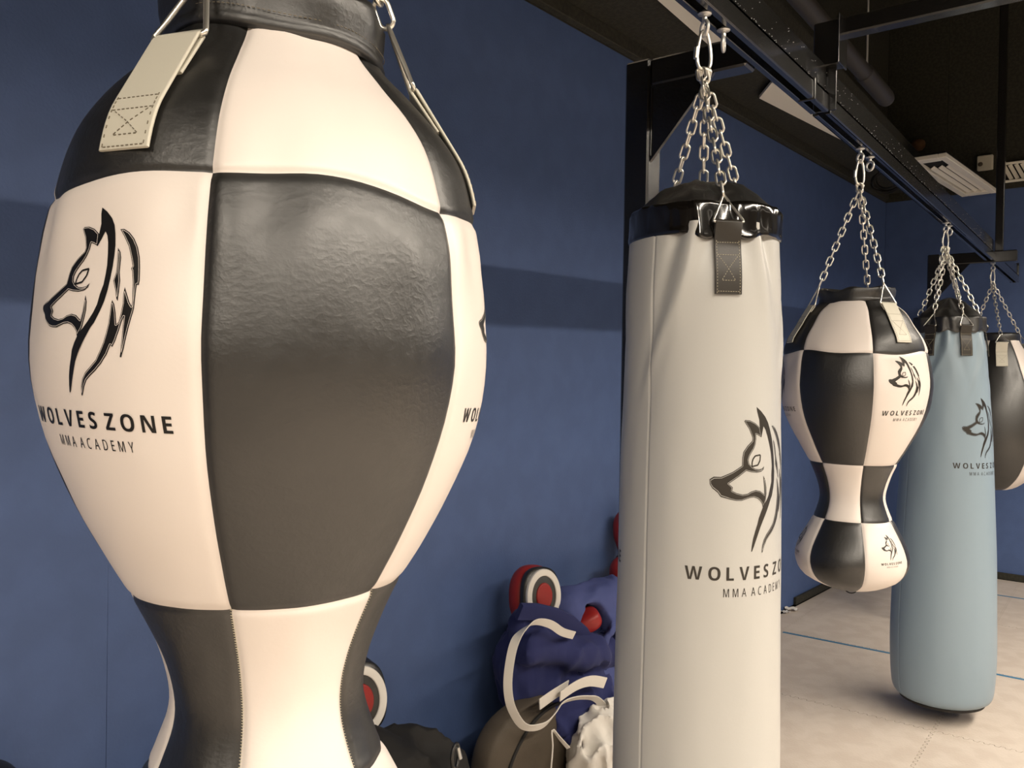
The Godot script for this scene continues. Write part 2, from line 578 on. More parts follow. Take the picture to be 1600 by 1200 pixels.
# a strap sewn to a bag, its loop, the triangle ring in the loop; returns the ring's apex
func add_strap(parent: Node, th: float, surface: Array, loop_at: Vector3, toward: Vector3, width: float, sm: Material, tm: Material, ring_h: float, label: String) -> Vector3:
	# surface: points up the bag under the middle of the strap
	var a := deg_to_rad(th)
	var side := Vector3(cos(a), 0, -sin(a))
	var out := Vector3(sin(a), 0, cos(a))
	var path := PackedVector3Array()
	var across := PackedVector3Array()
	for p in surface:
		path.append(p + out * 0.0025)
	path.append(loop_at + out * 0.003)
	var up := (toward - loop_at).normalized()
	path.append(loop_at + up * 0.005)
	path.append(loop_at - out * 0.004)
	path.append(surface[-1] + (loop_at - surface[-1]) * 0.35 - out * 0.002)
	for p in path:
		across.append(side)
	var g := Geo.new()
	g.band(path, across, width, 0.0032)
	var strap := part("strap", g.mesh(), sm, parent, label)
	var st := Geo.new()
	var lo: Vector3 = surface[0] + out * 0.0046
	var mid: Vector3 = surface[surface.size() / 2] + out * 0.0046
	var hi: Vector3 = surface[-1] + out * 0.0046
	var nrm := (hi - lo).cross(side).normalized()
	if nrm.dot(out) < 0.0:
		nrm = -nrm
	var w := width * 0.5 - 0.004
	var b0 := lo + (hi - lo) * 0.05
	var at := func(t: float, s: float) -> Vector3:
		var k := t * (surface.size() - 1)
		var i := mini(int(k), surface.size() - 2)
		return surface[i].lerp(surface[i + 1], k - i) + out * 0.0046 + side * (s * w)
	for k in surface.size() - 1:
		for s in [-1.0, 1.0]:
			stitches(st, at.call(float(k) / (surface.size() - 1), s), at.call(float(k + 1) / (surface.size() - 1), s), nrm)
	for t in [0.05, 0.72, 0.95]:
		stitches(st, at.call(t, -1.0), at.call(t, 1.0), nrm)
	for s in [-1.0, 1.0]:
		stitches(st, at.call(0.25, -0.6 * s), at.call(0.48, 0.05 * s), nrm)
		stitches(st, at.call(0.48, 0.05 * s), at.call(0.70, 0.85 * s), nrm)
	stitches(st, at.call(0.25, -0.6), at.call(0.25, 0.6), nrm)
	part("stitching", st.mesh(), tm, strap)
	# the ring
	var bar := loop_at + up * 0.001
	var apex := bar + up * ring_h
	var hw := width * 0.5 + 0.004
	var rp := PackedVector3Array()
	var corners := [bar - side * hw, bar + side * hw, apex]
	for k in 3:
		var p: Vector3 = corners[k]
		var q: Vector3 = corners[(k + 1) % 3]
		var o: Vector3 = corners[(k + 2) % 3]
		var c1 := p + (o - p).normalized() * 0.005
		var c2 := p + (q - p).normalized() * 0.005
		rp.append_array([c1, c1.lerp(p, 0.55).lerp(p.lerp(c2, 0.45), 0.5), c2])
		for i in range(1, 4):
			rp.append(c2.lerp(q + (p - q).normalized() * 0.005, i / 4.0))
	var rg := Geo.new()
	rg.tube(rp, 0.0026, 8, true)
	part("triangle_ring", rg.mesh(), M.steel, parent, "steel triangle ring")
	return apex


func fittings() -> void:
	var g := Geo.new()
	var p := PackedVector3Array()
	for k in 24:
		var a := TAU * k / 24.0
		p.append(Vector3(sin(a) * 0.0082, cos(a) * 0.0082 + signf(cos(a)) * 0.0072, 0))
	g.tube(p, 0.0026, 8, true)
	link_mesh = g.mesh()
	# carabiner: a pear-shaped loop 84 mm high, its top at the origin
	g = Geo.new()
	p = PackedVector3Array()
	for k in 40:
		var a := TAU * k / 40.0
		var y := cos(a)
		var w := lerpf(0.0185, 0.0095, (y + 1.0) * 0.5)
		p.append(Vector3(signf(sin(a)) * pow(absf(sin(a)), 0.62) * w, -0.040 + y * 0.038, 0))
	g.tube(p, 0.0036, 10, true)
	carabiner_mesh = g.mesh()
	g = Geo.new()
	g.tube(PackedVector3Array([Vector3(-0.0172, -0.058, 0), Vector3(-0.0165, -0.036, 0)]), 0.0052, 10)
	sleeve_mesh = g.mesh()
	# eye bolt: ring below a shank, its washer at the origin
	g = Geo.new()
	p = PackedVector3Array()
	for k in 28:
		var a := TAU * k / 28.0
		p.append(Vector3(0, -0.029 + cos(a) * 0.014, sin(a) * 0.014))
	g.tube(p, 0.0040, 10, true)
	g.tube(PackedVector3Array([Vector3(0, 0.006, 0), Vector3(0, -0.014, 0)]), 0.0052, 12)
	eye_mesh = g.mesh()
	g = Geo.new()
	g.lathe([[0.0, -0.0045], [0.007, -0.0045], [0.009, -0.003], [0.0135, -0.0015], [0.014, 0.0], [0.0, 0.0]], 24)
	washer_mesh = g.mesh()


func eye_bolt(at: Vector3, turn: float, label: String) -> void:
	var e := thing("eye_bolt", label, "eye bolt", at, "eye bolts under the rail")
	e.rotation.y = turn
	part("ring", eye_mesh, M.galvanised, e)
	part("washer", washer_mesh, M.galvanised, e)


# eye bolt, carabiner and the chains of one bag
func facing(th: float) -> String:
	return ["towards the near end of the rail", "between the near end and the open room", "towards the open room", "between the open room and the end wall", "towards the end wall", "between the end wall and the blue wall", "towards the blue wall", "between the blue wall and the near end"][int(fposmod(th + 22.5, 360.0) / 45.0)]


func hang(at: Vector3, apexes: Array, of: String, turn: float) -> void:
	eye_bolt(at, turn, "steel eye bolt in the rail above the " + of)
	var top := at + Vector3(0, -0.033, 0)
	var c := thing("carabiner", "steel carabiner above the " + of, "carabiner", top)
	c.rotation.y = turn
	part("loop", carabiner_mesh, M.steel, c)
	part("screw_sleeve", sleeve_mesh, M.steel, c)
	var low := top + Vector3(0, -0.080, 0)
	for n in apexes.size():
		var apex: Vector3 = apexes[n]
		var start := low + Vector3(cos(turn), 0, -sin(turn)) * (n - (apexes.size() - 1) * 0.5) * 0.005
		var d := apex - start
		var links := maxi(3, roundi((d.length() + 0.006) / 0.0252))
		var dir := d.normalized()
		var ch := thing("hanging_chain", "steel chain of the %s, %s" % [of, facing(rad_to_deg(atan2(apex.x - at.x, apex.z - at.z)))], "chain", start, "chains of the " + of)
		var y := -dir
		var x := y.cross(Vector3(0.3, 0.1, 1)).normalized()
		var pitch := (d.length() + 0.004) / links
		for k in links:
			var l := part("link", link_mesh, M.steel, ch)
			var zx := x if k % 2 == 0 else x.cross(y).normalized()
			l.transform = Transform3D(Basis(zx, y, zx.cross(y).normalized()), dir * (pitch * (k + 0.5) - 0.002))


func hourglass(called: String, axis: Vector2, h0: float, b: Dictionary, hook: Vector3, label: String, of: String, fine: bool, low_logos: bool, shear: float, slope: float, shift: float) -> void:
	var bottom: float = b.prof[0][0]
	var t := thing(called, label, "punching bag", Vector3(axis.x, h0 + bottom, axis.y))
	var nu := 30 if fine else 18
	var bounds: Array = [b.top] + b.seams + [bottom]
	var lift := Vector3(0, -bottom, 0)
	for col in 6:
		var ta: float = b.cols[col]
		var tb: float = ta + fposmod(b.cols[(col + 1) % 6] - ta, 360.0)
		for row in 4:
			var white := (col + row) % 2 == (0 if b.flip else 1)
			var p := part("panel", panel_mesh(b, ta, tb, bounds[row], bounds[row + 1], nu, nu + 6), M.white_leather if white else M.black_leather, t, "white leather panel" if white else "black leather panel")
			p.position = lift
			if white and row == 1:
				add_emblem(p, bag_place(b, (ta + tb) * 0.5 + b.logo_turn, b.logo_h), 1.0, shear, slope, 5.0 if fine else 9.0, M.print_black if fine else M.print_grey, M.white_leather, not fine, shift)
			if white and row == 3 and low_logos:
				add_emblem(p, bag_place(b, (ta + tb) * 0.5 - 1.0, -0.492), 0.47, 10.0, 0.03, 6.0, M.print_grey, M.white_leather, true)
	# neck collar, with a rolled lower edge and a lid
	var g := Geo.new()
	var rows := []
	var c0: float = b.top
	var ch: float = b.collar
	for q in [[-0.004, -0.006], [0.007, -0.009], [0.011, -0.004], [0.0095, 0.002], [0.0085, 0.006], [0.011, 0.5], [0.012, 0.85], [0.009, 0.97], [0.003, 1.0], [-0.02, 0.96], [-0.099, 0.9]]:
		var ring := PackedVector3Array()
		for k in 72:
			var a := TAU * k / 72.0
			var y: float = c0 + (q[1] * ch if q[1] > 0.1 else q[1])
			y += 0.004 * sin(a * 2.0 + b.salt) + 0.002 * sin(a * 5.0) + (0.004 * sin(a * 7.0 + 1.0) if q[1] > 0.9 else 0.0)
			var r: float = maxf(0.0, b.neck + q[0] + (0.003 * sin(a * 4.0 + b.salt) + 0.0015 * sin(a * 11.0)) * (1.0 if q[1] > 0.1 else 0.3))
			ring.append(Vector3(sin(a) * r, y, cos(a) * r))
		rows.append(ring)
	g.sheet(rows, true, true)
	var collar := part("collar", g.mesh(), M.black_leather, t, "black leather neck collar")
	collar.position = lift
	if fine:
		var sg := Geo.new()
		for k in 150:
			var a := TAU * k / 150.0
			var a2 := TAU * (k + 1) / 150.0
			var o := Vector3(sin(a), 0, cos(a))
			var pt := func(x): return Vector3(sin(x) * (b.neck + 0.0098), c0 + 0.009 + 0.004 * sin(x * 2.0 + b.salt) + 0.002 * sin(x * 5.0), cos(x) * (b.neck + 0.0098))
			stitches(sg, pt.call(a), pt.call(a2), o, 0.0045, 0.0007)
		part("stitching", sg.mesh(), M.thread_dark, collar)
	# pale zigzag thread beside the seams of the waist
	if fine:
		var z := Geo.new()
		for col in 6:
			var th: float = b.cols[col]
			for k in 70:
				var h := lerpf(b.seams[1], b.seams[2], (k + 0.5) / 70.0)
				var p := bag_point(b, th + 0.9, h)
				var q := bag_point(b, th - 0.9, h + 0.0012)
				stitches(z, p, q, Vector3(p.x, 0, p.z), 0.004, 0.0006)
		part("seam_thread", z.mesh(), M.thread_pale, t).position = lift
	var rg := Geo.new()
	var lp := PackedVector3Array()
	for k in 20:
		var a := PI * k / 19.0
		lp.append(Vector3(cos(a) * 0.022, bottom + 0.01 - sin(a) * 0.022, 0))
	rg.tube(lp, 0.0018, 6)
	var cord := part("base_loop", rg.mesh(), M.black_cloth, t, "thin black cord loop")
	cord.position = lift
	# three straps on the black shoulder panels
	var apexes := []
	var here := t.position
	for col in 6:
		if ((col + 0) % 2 == (0 if b.flip else 1)):
			continue
		var th: float = b.cols[col] + 30.0 + b.strap_turn[col]
		var pts := []
		for k in 7:
			pts.append(bag_point(b, th, lerpf(b.strap[0], b.strap[1], k / 6.0)) + lift)
		var a := deg_to_rad(th)
		var loop_at := Vector3(sin(a) * b.strap[2], b.strap[3], cos(a) * b.strap[2]) + lift
		var apex := add_strap(t, th, pts, loop_at, hook - Vector3(0, 0.11, 0) - here, 0.050, M.strap_white, M.thread_dark, b.ring, "cream leather strap")
		apexes.append(apex + here)
	hang(hook, apexes, of, 0.9)


# a straight heavy bag; prof is (height above floor, radius)
func heavy_bag(called: String, axis: Vector2, prof: Array, o: Dictionary, hook: Vector3, label: String, of: String) -> void:
	var bottom: float = prof[0][0]
	var top: float = prof[-1][0]
	var t := thing(called, label, "punching bag", Vector3(axis.x, bottom, axis.y))
	var lift := Vector3(0, -bottom, 0)
	var point := func(th: float, h: float) -> Vector3:
		var r := prof_r(prof, h)
		var ds := absf(fposmod(th - o.seam + 180.0, 360.0) - 180.0)
		r -= 0.0018 * exp(-pow(deg_to_rad(ds) * r / 0.0022, 2.0))
		var down := top - h
		for s in o.straps:
			var w := fposmod(th - s + 180.0, 360.0) - 180.0
			var pull := exp(-pow(w / 26.0, 2.0))
			r -= 0.012 * pull * exp(-pow((down - 0.02) / 0.05, 2.0))
			r += 0.013 * exp(-pow((absf(w) - 22.0 - down * 70.0) / 7.0, 2.0)) * exp(-down / 0.11)
			r -= 0.010 * exp(-pow((absf(w) - 34.0 - down * 95.0) / 6.0, 2.0)) * exp(-down / 0.15)
			r += 0.004 * exp(-pow((w + 14.0 + down * 150.0) / 5.0, 2.0)) * exp(-pow((down - 0.2) / 0.12, 2.0))
		var a := deg_to_rad(th)
		r += 0.004 * rough.get_noise_3d(sin(a) * 0.7 + o.salt, h * 1.2, cos(a) * 0.7)
		return Vector3(sin(a) * r, h, cos(a) * r)
	var g := Geo.new()
	var rows := []
	for j in 91:
		var h := lerpf(top, bottom, j / 90.0)
		if j > 76:
			h = lerpf(lerpf(top, bottom, 76 / 90.0), bottom, ease_ends(0.5 + (j - 76) / 28.0) * 2.0 - 1.0)
		var ring := PackedVector3Array()
		for k in 200:
			ring.append(point.call(360.0 * ease_ends(k / 200.0) + o.seam, h))
		rows.append(ring)
	g.sheet(rows, true, false)
	var body := part("body", g.mesh(), o.skin, t)
	body.position = lift
	for s in o.logos:
		var place := func(x, h):
			var hh: float = o.logo_h + h * 0.001
			var th: float = s + rad_to_deg(x * 0.001 / prof_r(prof, hh))
			var p: Vector3 = point.call(th, hh)
			var q: Vector3 = point.call(th + 0.4, hh)
			var w: Vector3 = point.call(th, hh + 0.003)
			return [p, (q - p).cross(w - p).normalized()]
		add_emblem(body, place, o.size, 18.0, 0.0, 7.0, M.print_grey, o.skin, false)
	# base
	g = Geo.new()
	var rb: float = prof[0][1]
	g.lathe([[rb - 0.002, 0.004], [rb + 0.001, -0.002], [rb - 0.004, -0.012], [rb - 0.014, -0.017], [0.0, -0.018]], 64)
	part("base", g.mesh(), M.black_cloth, t, "black base").position = Vector3.ZERO
	# band round the top and the gathered cover above it
	g = Geo.new()
	rows = []
	var rt: float = prof[-1][1]
	for q in [[0.0015, -0.022], [0.0045, -0.020], [0.0045, -0.014], [0.003, -0.004], [0.004, 0.02], [0.0035, 0.032], [0.001, 0.038], [-0.006, 0.040]]:
		var ring := PackedVector3Array()
		for k in 220:
			var a := TAU * k / 220.0
			var r: float = rt + q[0] + 0.0028 * rough.get_noise_3d(sin(a) * 4.0, q[1] * 26.0 + o.salt, cos(a) * 4.0) * (0.4 if q[1] < -0.01 else 1.5)
			var y: float = q[1]
			for s in o.straps:
				var w := absf(fposmod(rad_to_deg(a) - s + 180.0, 360.0) - 180.0)
				r -= 0.012 * exp(-pow(w / 11.0, 2.0)) * smoothstep(-0.03, 0.03, q[1])
				r -= 0.006 * exp(-pow(w / 11.0, 2.0))
				r += 0.005 * exp(-pow((w - 19.0) / 6.0, 2.0))
				y -= 0.012 * exp(-pow((w - 15.0) / 9.0, 2.0)) * (1.0 - smoothstep(-0.02, 0.04, q[1]))
			ring.append(Vector3(sin(a) * r, top + y, cos(a) * r))
		rows.append(ring)
	g.sheet(rows, true, true)
	part("band", g.mesh(), o.band, t, o.band_label).position = lift
	g = Geo.new()
	rows = []
	for j in 15:
		var f := j / 14.0
		var ring := PackedVector3Array()
		for k in 120:
			var a := TAU * k / 120.0
			var r := (rt - 0.003) * (1.0 - f)
			var y: float = top + 0.036 + o.dome * (1.0 - pow(1.0 - f, o.dome_pow))
			var lobe := 0.0
			for s in o.straps:
				var w := absf(fposmod(rad_to_deg(a) - s + 180.0, 360.0) - 180.0)
				lobe += exp(-pow(w / 17.0, 2.0))
			y -= o.dent * lobe * sin(PI * minf(1.0, f * 1.05 + 0.02))
			r *= 1.0 - 0.10 * lobe * (1.0 - f)
			y += 0.016 * rough.get_noise_3d(sin(a) * (1.0 - f) * 2.0, o.salt, cos(a) * (1.0 - f) * 2.0) * sin(PI * f)
			ring.append(Vector3(sin(a) * r, y, cos(a) * r))
		rows.append(ring)
	g.sheet(rows, true, true)
	part("cover", g.mesh(), M.black_leather, t, "black leather top cover").position = lift
	var apexes := []
	for s in o.straps:
		var pts := []
		var a := deg_to_rad(s)
		for k in 7:
			pts.append(point.call(s, lerpf(top - 0.135, top - 0.035, k / 6.0)) + lift + Vector3(sin(a), 0, cos(a)) * (0.001 + 0.005 * k / 6.0))
		var rr: float = rt + 0.007
		var loop_at := Vector3(sin(a) * rr, top - 0.004, cos(a) * rr) + lift
		var apex := add_strap(t, s, pts, loop_at, Vector3(sin(a) * (rt - 0.030), top + 0.06, cos(a) * (rt - 0.030)) + lift, 0.050, M.strap_black, M.thread_pale, 0.066, "black leather strap with pale stitching")
		apexes.append(apex + t.position)
	hang(hook, apexes, of, 0.9)


# a pear-shaped bag of six gores
func pear_bag(called: String, axis: Vector2, b: Dictionary, hook: Vector3, label: String, of: String) -> void:
	var bottom: float = b.prof[0][0]
	var t := thing(called, label, "punching bag", Vector3(axis.x, bottom, axis.y))
	var lift := Vector3(0, -bottom, 0)
	for col in 6:
		var ta: float = b.cols[col]
		part("panel", panel_mesh(b, ta, ta + 60.0, b.top, bottom, 18, 30), M.black_leather if col % 2 == 0 else M.white_leather, t, "black leather gore" if col % 2 == 0 else "white leather gore").position = lift
	var g := Geo.new()
	g.lathe([[b.neck + 0.004, -0.012], [b.neck + 0.009, -0.008], [b.neck + 0.010, 0.02], [b.neck + 0.004, 0.034], [b.neck - 0.02, 0.032], [0.0, 0.030]], 48, Vector3(0, b.top, 0))
	part("collar", g.mesh(), M.black_leather, t, "black leather neck collar").position = lift
	var apexes := []
	for col in [0, 2, 4]:
		var th: float = b.cols[col] + 30.0
		var pts := []
		for k in 7:
			pts.append(bag_point(b, th, lerpf(b.strap[0], b.strap[1], k / 6.0)) + lift)
		var a := deg_to_rad(th)
		var loop_at := Vector3(sin(a) * b.strap[2], b.strap[3], cos(a) * b.strap[2]) + lift
		var apex := add_strap(t, th, pts, loop_at, hook - Vector3(0, 0.11, 0) - t.position, 0.06, M.strap_white, M.thread_dark, 0.06, "cream leather strap")
		apexes.append(apex + t.position)
	hang(hook, apexes, of, 0.9)


# ---------------------------------------------------------------- the heap by the wall

# a closed surface where field.call(point) is zero, meshed on a grid
func nets(field: Callable, lo: Vector3, hi: Vector3, cell: float) -> ArrayMesh:
	var n := Vector3i(((hi - lo) / cell).ceil()) + Vector3i.ONE
	var vals := PackedFloat32Array()
	vals.resize(n.x * n.y * n.z)
	for k in n.z:
		for j in n.y:
			for i in n.x:
				vals[(k * n.y + j) * n.x + i] = field.call(lo + Vector3(i, j, k) * cell)
	var g := Geo.new()
	var id := {}
	var step := [1, n.x, n.x * n.y]
	for k in n.z - 1:
		for j in n.y - 1:
			for i in n.x - 1:
				var base := (k * n.y + j) * n.x + i
				var inside := 0
				for c in 8:
					if vals[base + (c & 1) + (c >> 1 & 1) * n.x + (c >> 2) * step[2]] < 0.0:
						inside += 1
				if inside == 0 or inside == 8:
					continue
				var sum := Vector3.ZERO
				var count := 0
				for e in [[0, 1], [2, 3], [4, 5], [6, 7], [0, 2], [1, 3], [4, 6], [5, 7], [0, 4], [1, 5], [2, 6], [3, 7]]:
					var a: int = e[0]
					var b: int = e[1]
					var va := vals[base + (a & 1) + (a >> 1 & 1) * n.x + (a >> 2) * step[2]]
					var vb := vals[base + (b & 1) + (b >> 1 & 1) * n.x + (b >> 2) * step[2]]
					if (va < 0.0) != (vb < 0.0):
						sum += Vector3(a & 1, a >> 1 & 1, a >> 2).lerp(Vector3(b & 1, b >> 1 & 1, b >> 2), va / (va - vb))
						count += 1
				id[base] = g.v.size()
				g.v.append(lo + (Vector3(i, j, k) + sum / count) * cell)
	for k in range(1, n.z - 1):
		for j in range(1, n.y - 1):
			for i in range(1, n.x - 1):
				var base := (k * n.y + j) * n.x + i
				var va := vals[base]
				for ax in 3:
					var vb := vals[base + step[ax]]
					if (va < 0.0) == (vb < 0.0):
						continue
					var s1: int = step[(ax + 1) % 3]
					var s2: int = step[(ax + 2) % 3]
					var q := [base - s1 - s2, base - s2, base, base - s1]
					if not (id.has(q[0]) and id.has(q[1]) and id.has(q[2]) and id.has(q[3])):
						continue
					var f := [id[q[0]], id[q[1]], id[q[2]], id[q[3]]]
					if va < 0.0:
						g.ix.append_array([f[0], f[2], f[1], f[0], f[3], f[2]])
					else:
						g.ix.append_array([f[0], f[1], f[2], f[0], f[2], f[3]])
	return g.mesh()


func cap_d(p: Vector3, a: Vector3, b: Vector3, ra: float, rb: float) -> float:
	var d := b - a
	var t := clampf((p - a).dot(d) / d.length_squared(), 0.0, 1.0)
	return p.distance_to(a + d * t) - lerpf(ra, rb, t)


func ell_d(p: Vector3, c: Vector3, r: Vector3) -> float:
	var q := (p - c) / r
	return (q.length() - 1.0) * minf(r.x, minf(r.y, r.z))


func smin(a: float, b: float, k: float) -> float:
	var h := maxf(k - absf(a - b), 0.0) / k
	return minf(a, b) - h * h * k * 0.25


# soft folds that run down a hanging cloth
func creases(p: Vector3, scale: float) -> float:
	var w := drape.get_noise_3dv(p * 2.5) * 0.5
	var n := drape.get_noise_3d(p.x * scale + w, p.y * scale * 0.35 + w, p.z * scale - w)
	var m := drape.get_noise_3d(p.x * scale * 2.1, p.y * scale * 0.8 + 5.0, p.z * scale * 2.1 + w)
	return absf(n) - 0.25 + 0.25 * absf(m)


# an oval pad: half sizes a (across), b (up), c (thick); squarer as e falls below 1
func oval_pad(a: float, b: float, c: float, e: float, belly := 0.0) -> Geo:
	var g := Geo.new()
	var rows := []
	for j in 19:
		var f := PI * (j / 18.0 - 0.5)
		var ring := PackedVector3Array()
		for k in 40:
			var t := TAU * k / 40.0
			var cr := pow(maxf(cos(f), 0.0), e)
			var x := signf(cos(t)) * pow(absf(cos(t)), e) * a * cr
			var y := signf(sin(t)) * pow(absf(sin(t)), e) * b * cr
			var z := signf(sin(f)) * pow(absf(sin(f)), e) * c
			ring.append(Vector3(x, y, z + belly * (1.0 - (x * x) / (a * a) - (y * y) / (b * b))))
		rows.append(ring)
	g.sheet(rows, true)
	return g


func ring_disc(a: float, b: float, ia: float, ib: float, z: float, thick: float) -> ArrayMesh:
	var g := Geo.new()
	var rows := []
	for q in [[0.0, -1.0], [0.0, 0.4], [0.12, 1.0], [0.88, 1.0], [1.0, 0.4], [1.0, -1.0]]:
		var ring := PackedVector3Array()
		for k in 48:
			var t := TAU * k / 48.0
			ring.append(Vector3(cos(t) * lerpf(a, ia, q[0]), sin(t) * lerpf(b, ib, q[0]), z + q[1] * thick))
		rows.append(ring)
	g.sheet(rows, true)
	return g.mesh()


# a focus mitt facing its own +z
func focus_mitt(label: String, t: Transform3D, back: Material, size := 1.0) -> void:
	var o := thing("focus_mitt", label, "focus mitt", t.origin)
	o.basis = t.basis.scaled(Vector3.ONE * size)
	part("pad", oval_pad(0.088, 0.108, 0.028, 0.74).mesh(), M.black_leather, o, "black leather pad")
	part("target_ring", ring_disc(0.080, 0.100, 0.056, 0.074, 0.0245, 0.006), M.gi_white, o, "white oval ring")
	part("target_spot", ring_disc(0.037, 0.049, 0.0, 0.0, 0.0275, 0.0045), M.red_leather, o, "red oval spot")
	var g := oval_pad(0.096, 0.114, 0.056, 0.82)
	for i in g.v.size():
		g.v[i].z -= 0.052
	part("back", g.mesh(), back, o, "padded back")


func boxing_glove(label: String, t: Transform3D) -> void:
	var o := thing("boxing_glove", label, "boxing glove", t.origin)
	o.basis = t.basis
	var f := func(p: Vector3) -> float:
		var d := smin(ell_d(p, Vector3(0, 0.045, 0), Vector3(0.07, 0.085, 0.06)), cap_d(p, Vector3(0, -0.02, -0.01), Vector3(0, -0.06, -0.01), 0.05, 0.045), 0.05)
		return smin(d, cap_d(p, Vector3(0.06, -0.02, 0.02), Vector3(0.05, 0.06, 0.045), 0.024, 0.02), 0.02)
	part("fist", nets(f, Vector3(-0.1, -0.13, -0.09), Vector3(0.11, 0.15, 0.1), 0.009), M.red_leather, o)
	var g := Geo.new()
	g.lathe([[0.046, -0.17], [0.053, -0.165], [0.054, -0.1], [0.048, -0.09]], 32)
	part("cuff", g.mesh(), M.black_leather, o, "black wrist cuff")


func belt(label: String, pts: Array, width: float, tilt: Array, name_ := "belt") -> void:
	var c := Curve3D.new()
	for i in pts.size():
		var a: Vector3 = pts[maxi(i - 1, 0)]
		var b: Vector3 = pts[mini(i + 1, pts.size() - 1)]
		c.add_point(pts[i], (a - b) / 6.0, (b - a) / 6.0)
	var n := pts.size() * 5
	var path := PackedVector3Array()
	var across := PackedVector3Array()
	for i in n + 1:
		var f := float(i) / n
		path.append(c.sample_baked(f * c.get_baked_length(), true))
		var k := f * (tilt.size() - 1)
		var j := mini(int(k), tilt.size() - 2)
		across.append(tilt[j].lerp(tilt[j + 1], k - j))
	var g := Geo.new()
	var base: Vector3 = pts[0]
	for i in path.size():
		path[i] -= base
	g.band(path, across, width, 0.004)
	var o := thing(name_, label, "belt", base)
	part("webbing", g.mesh(), M.belt_white, o)


func wall_at(u: float, out: float, y: float) -> Vector3:
	return Vector3(-2.133 + 0.0593 * u + 0.9982 * out, y, -0.9982 * u + 0.0593 * out)


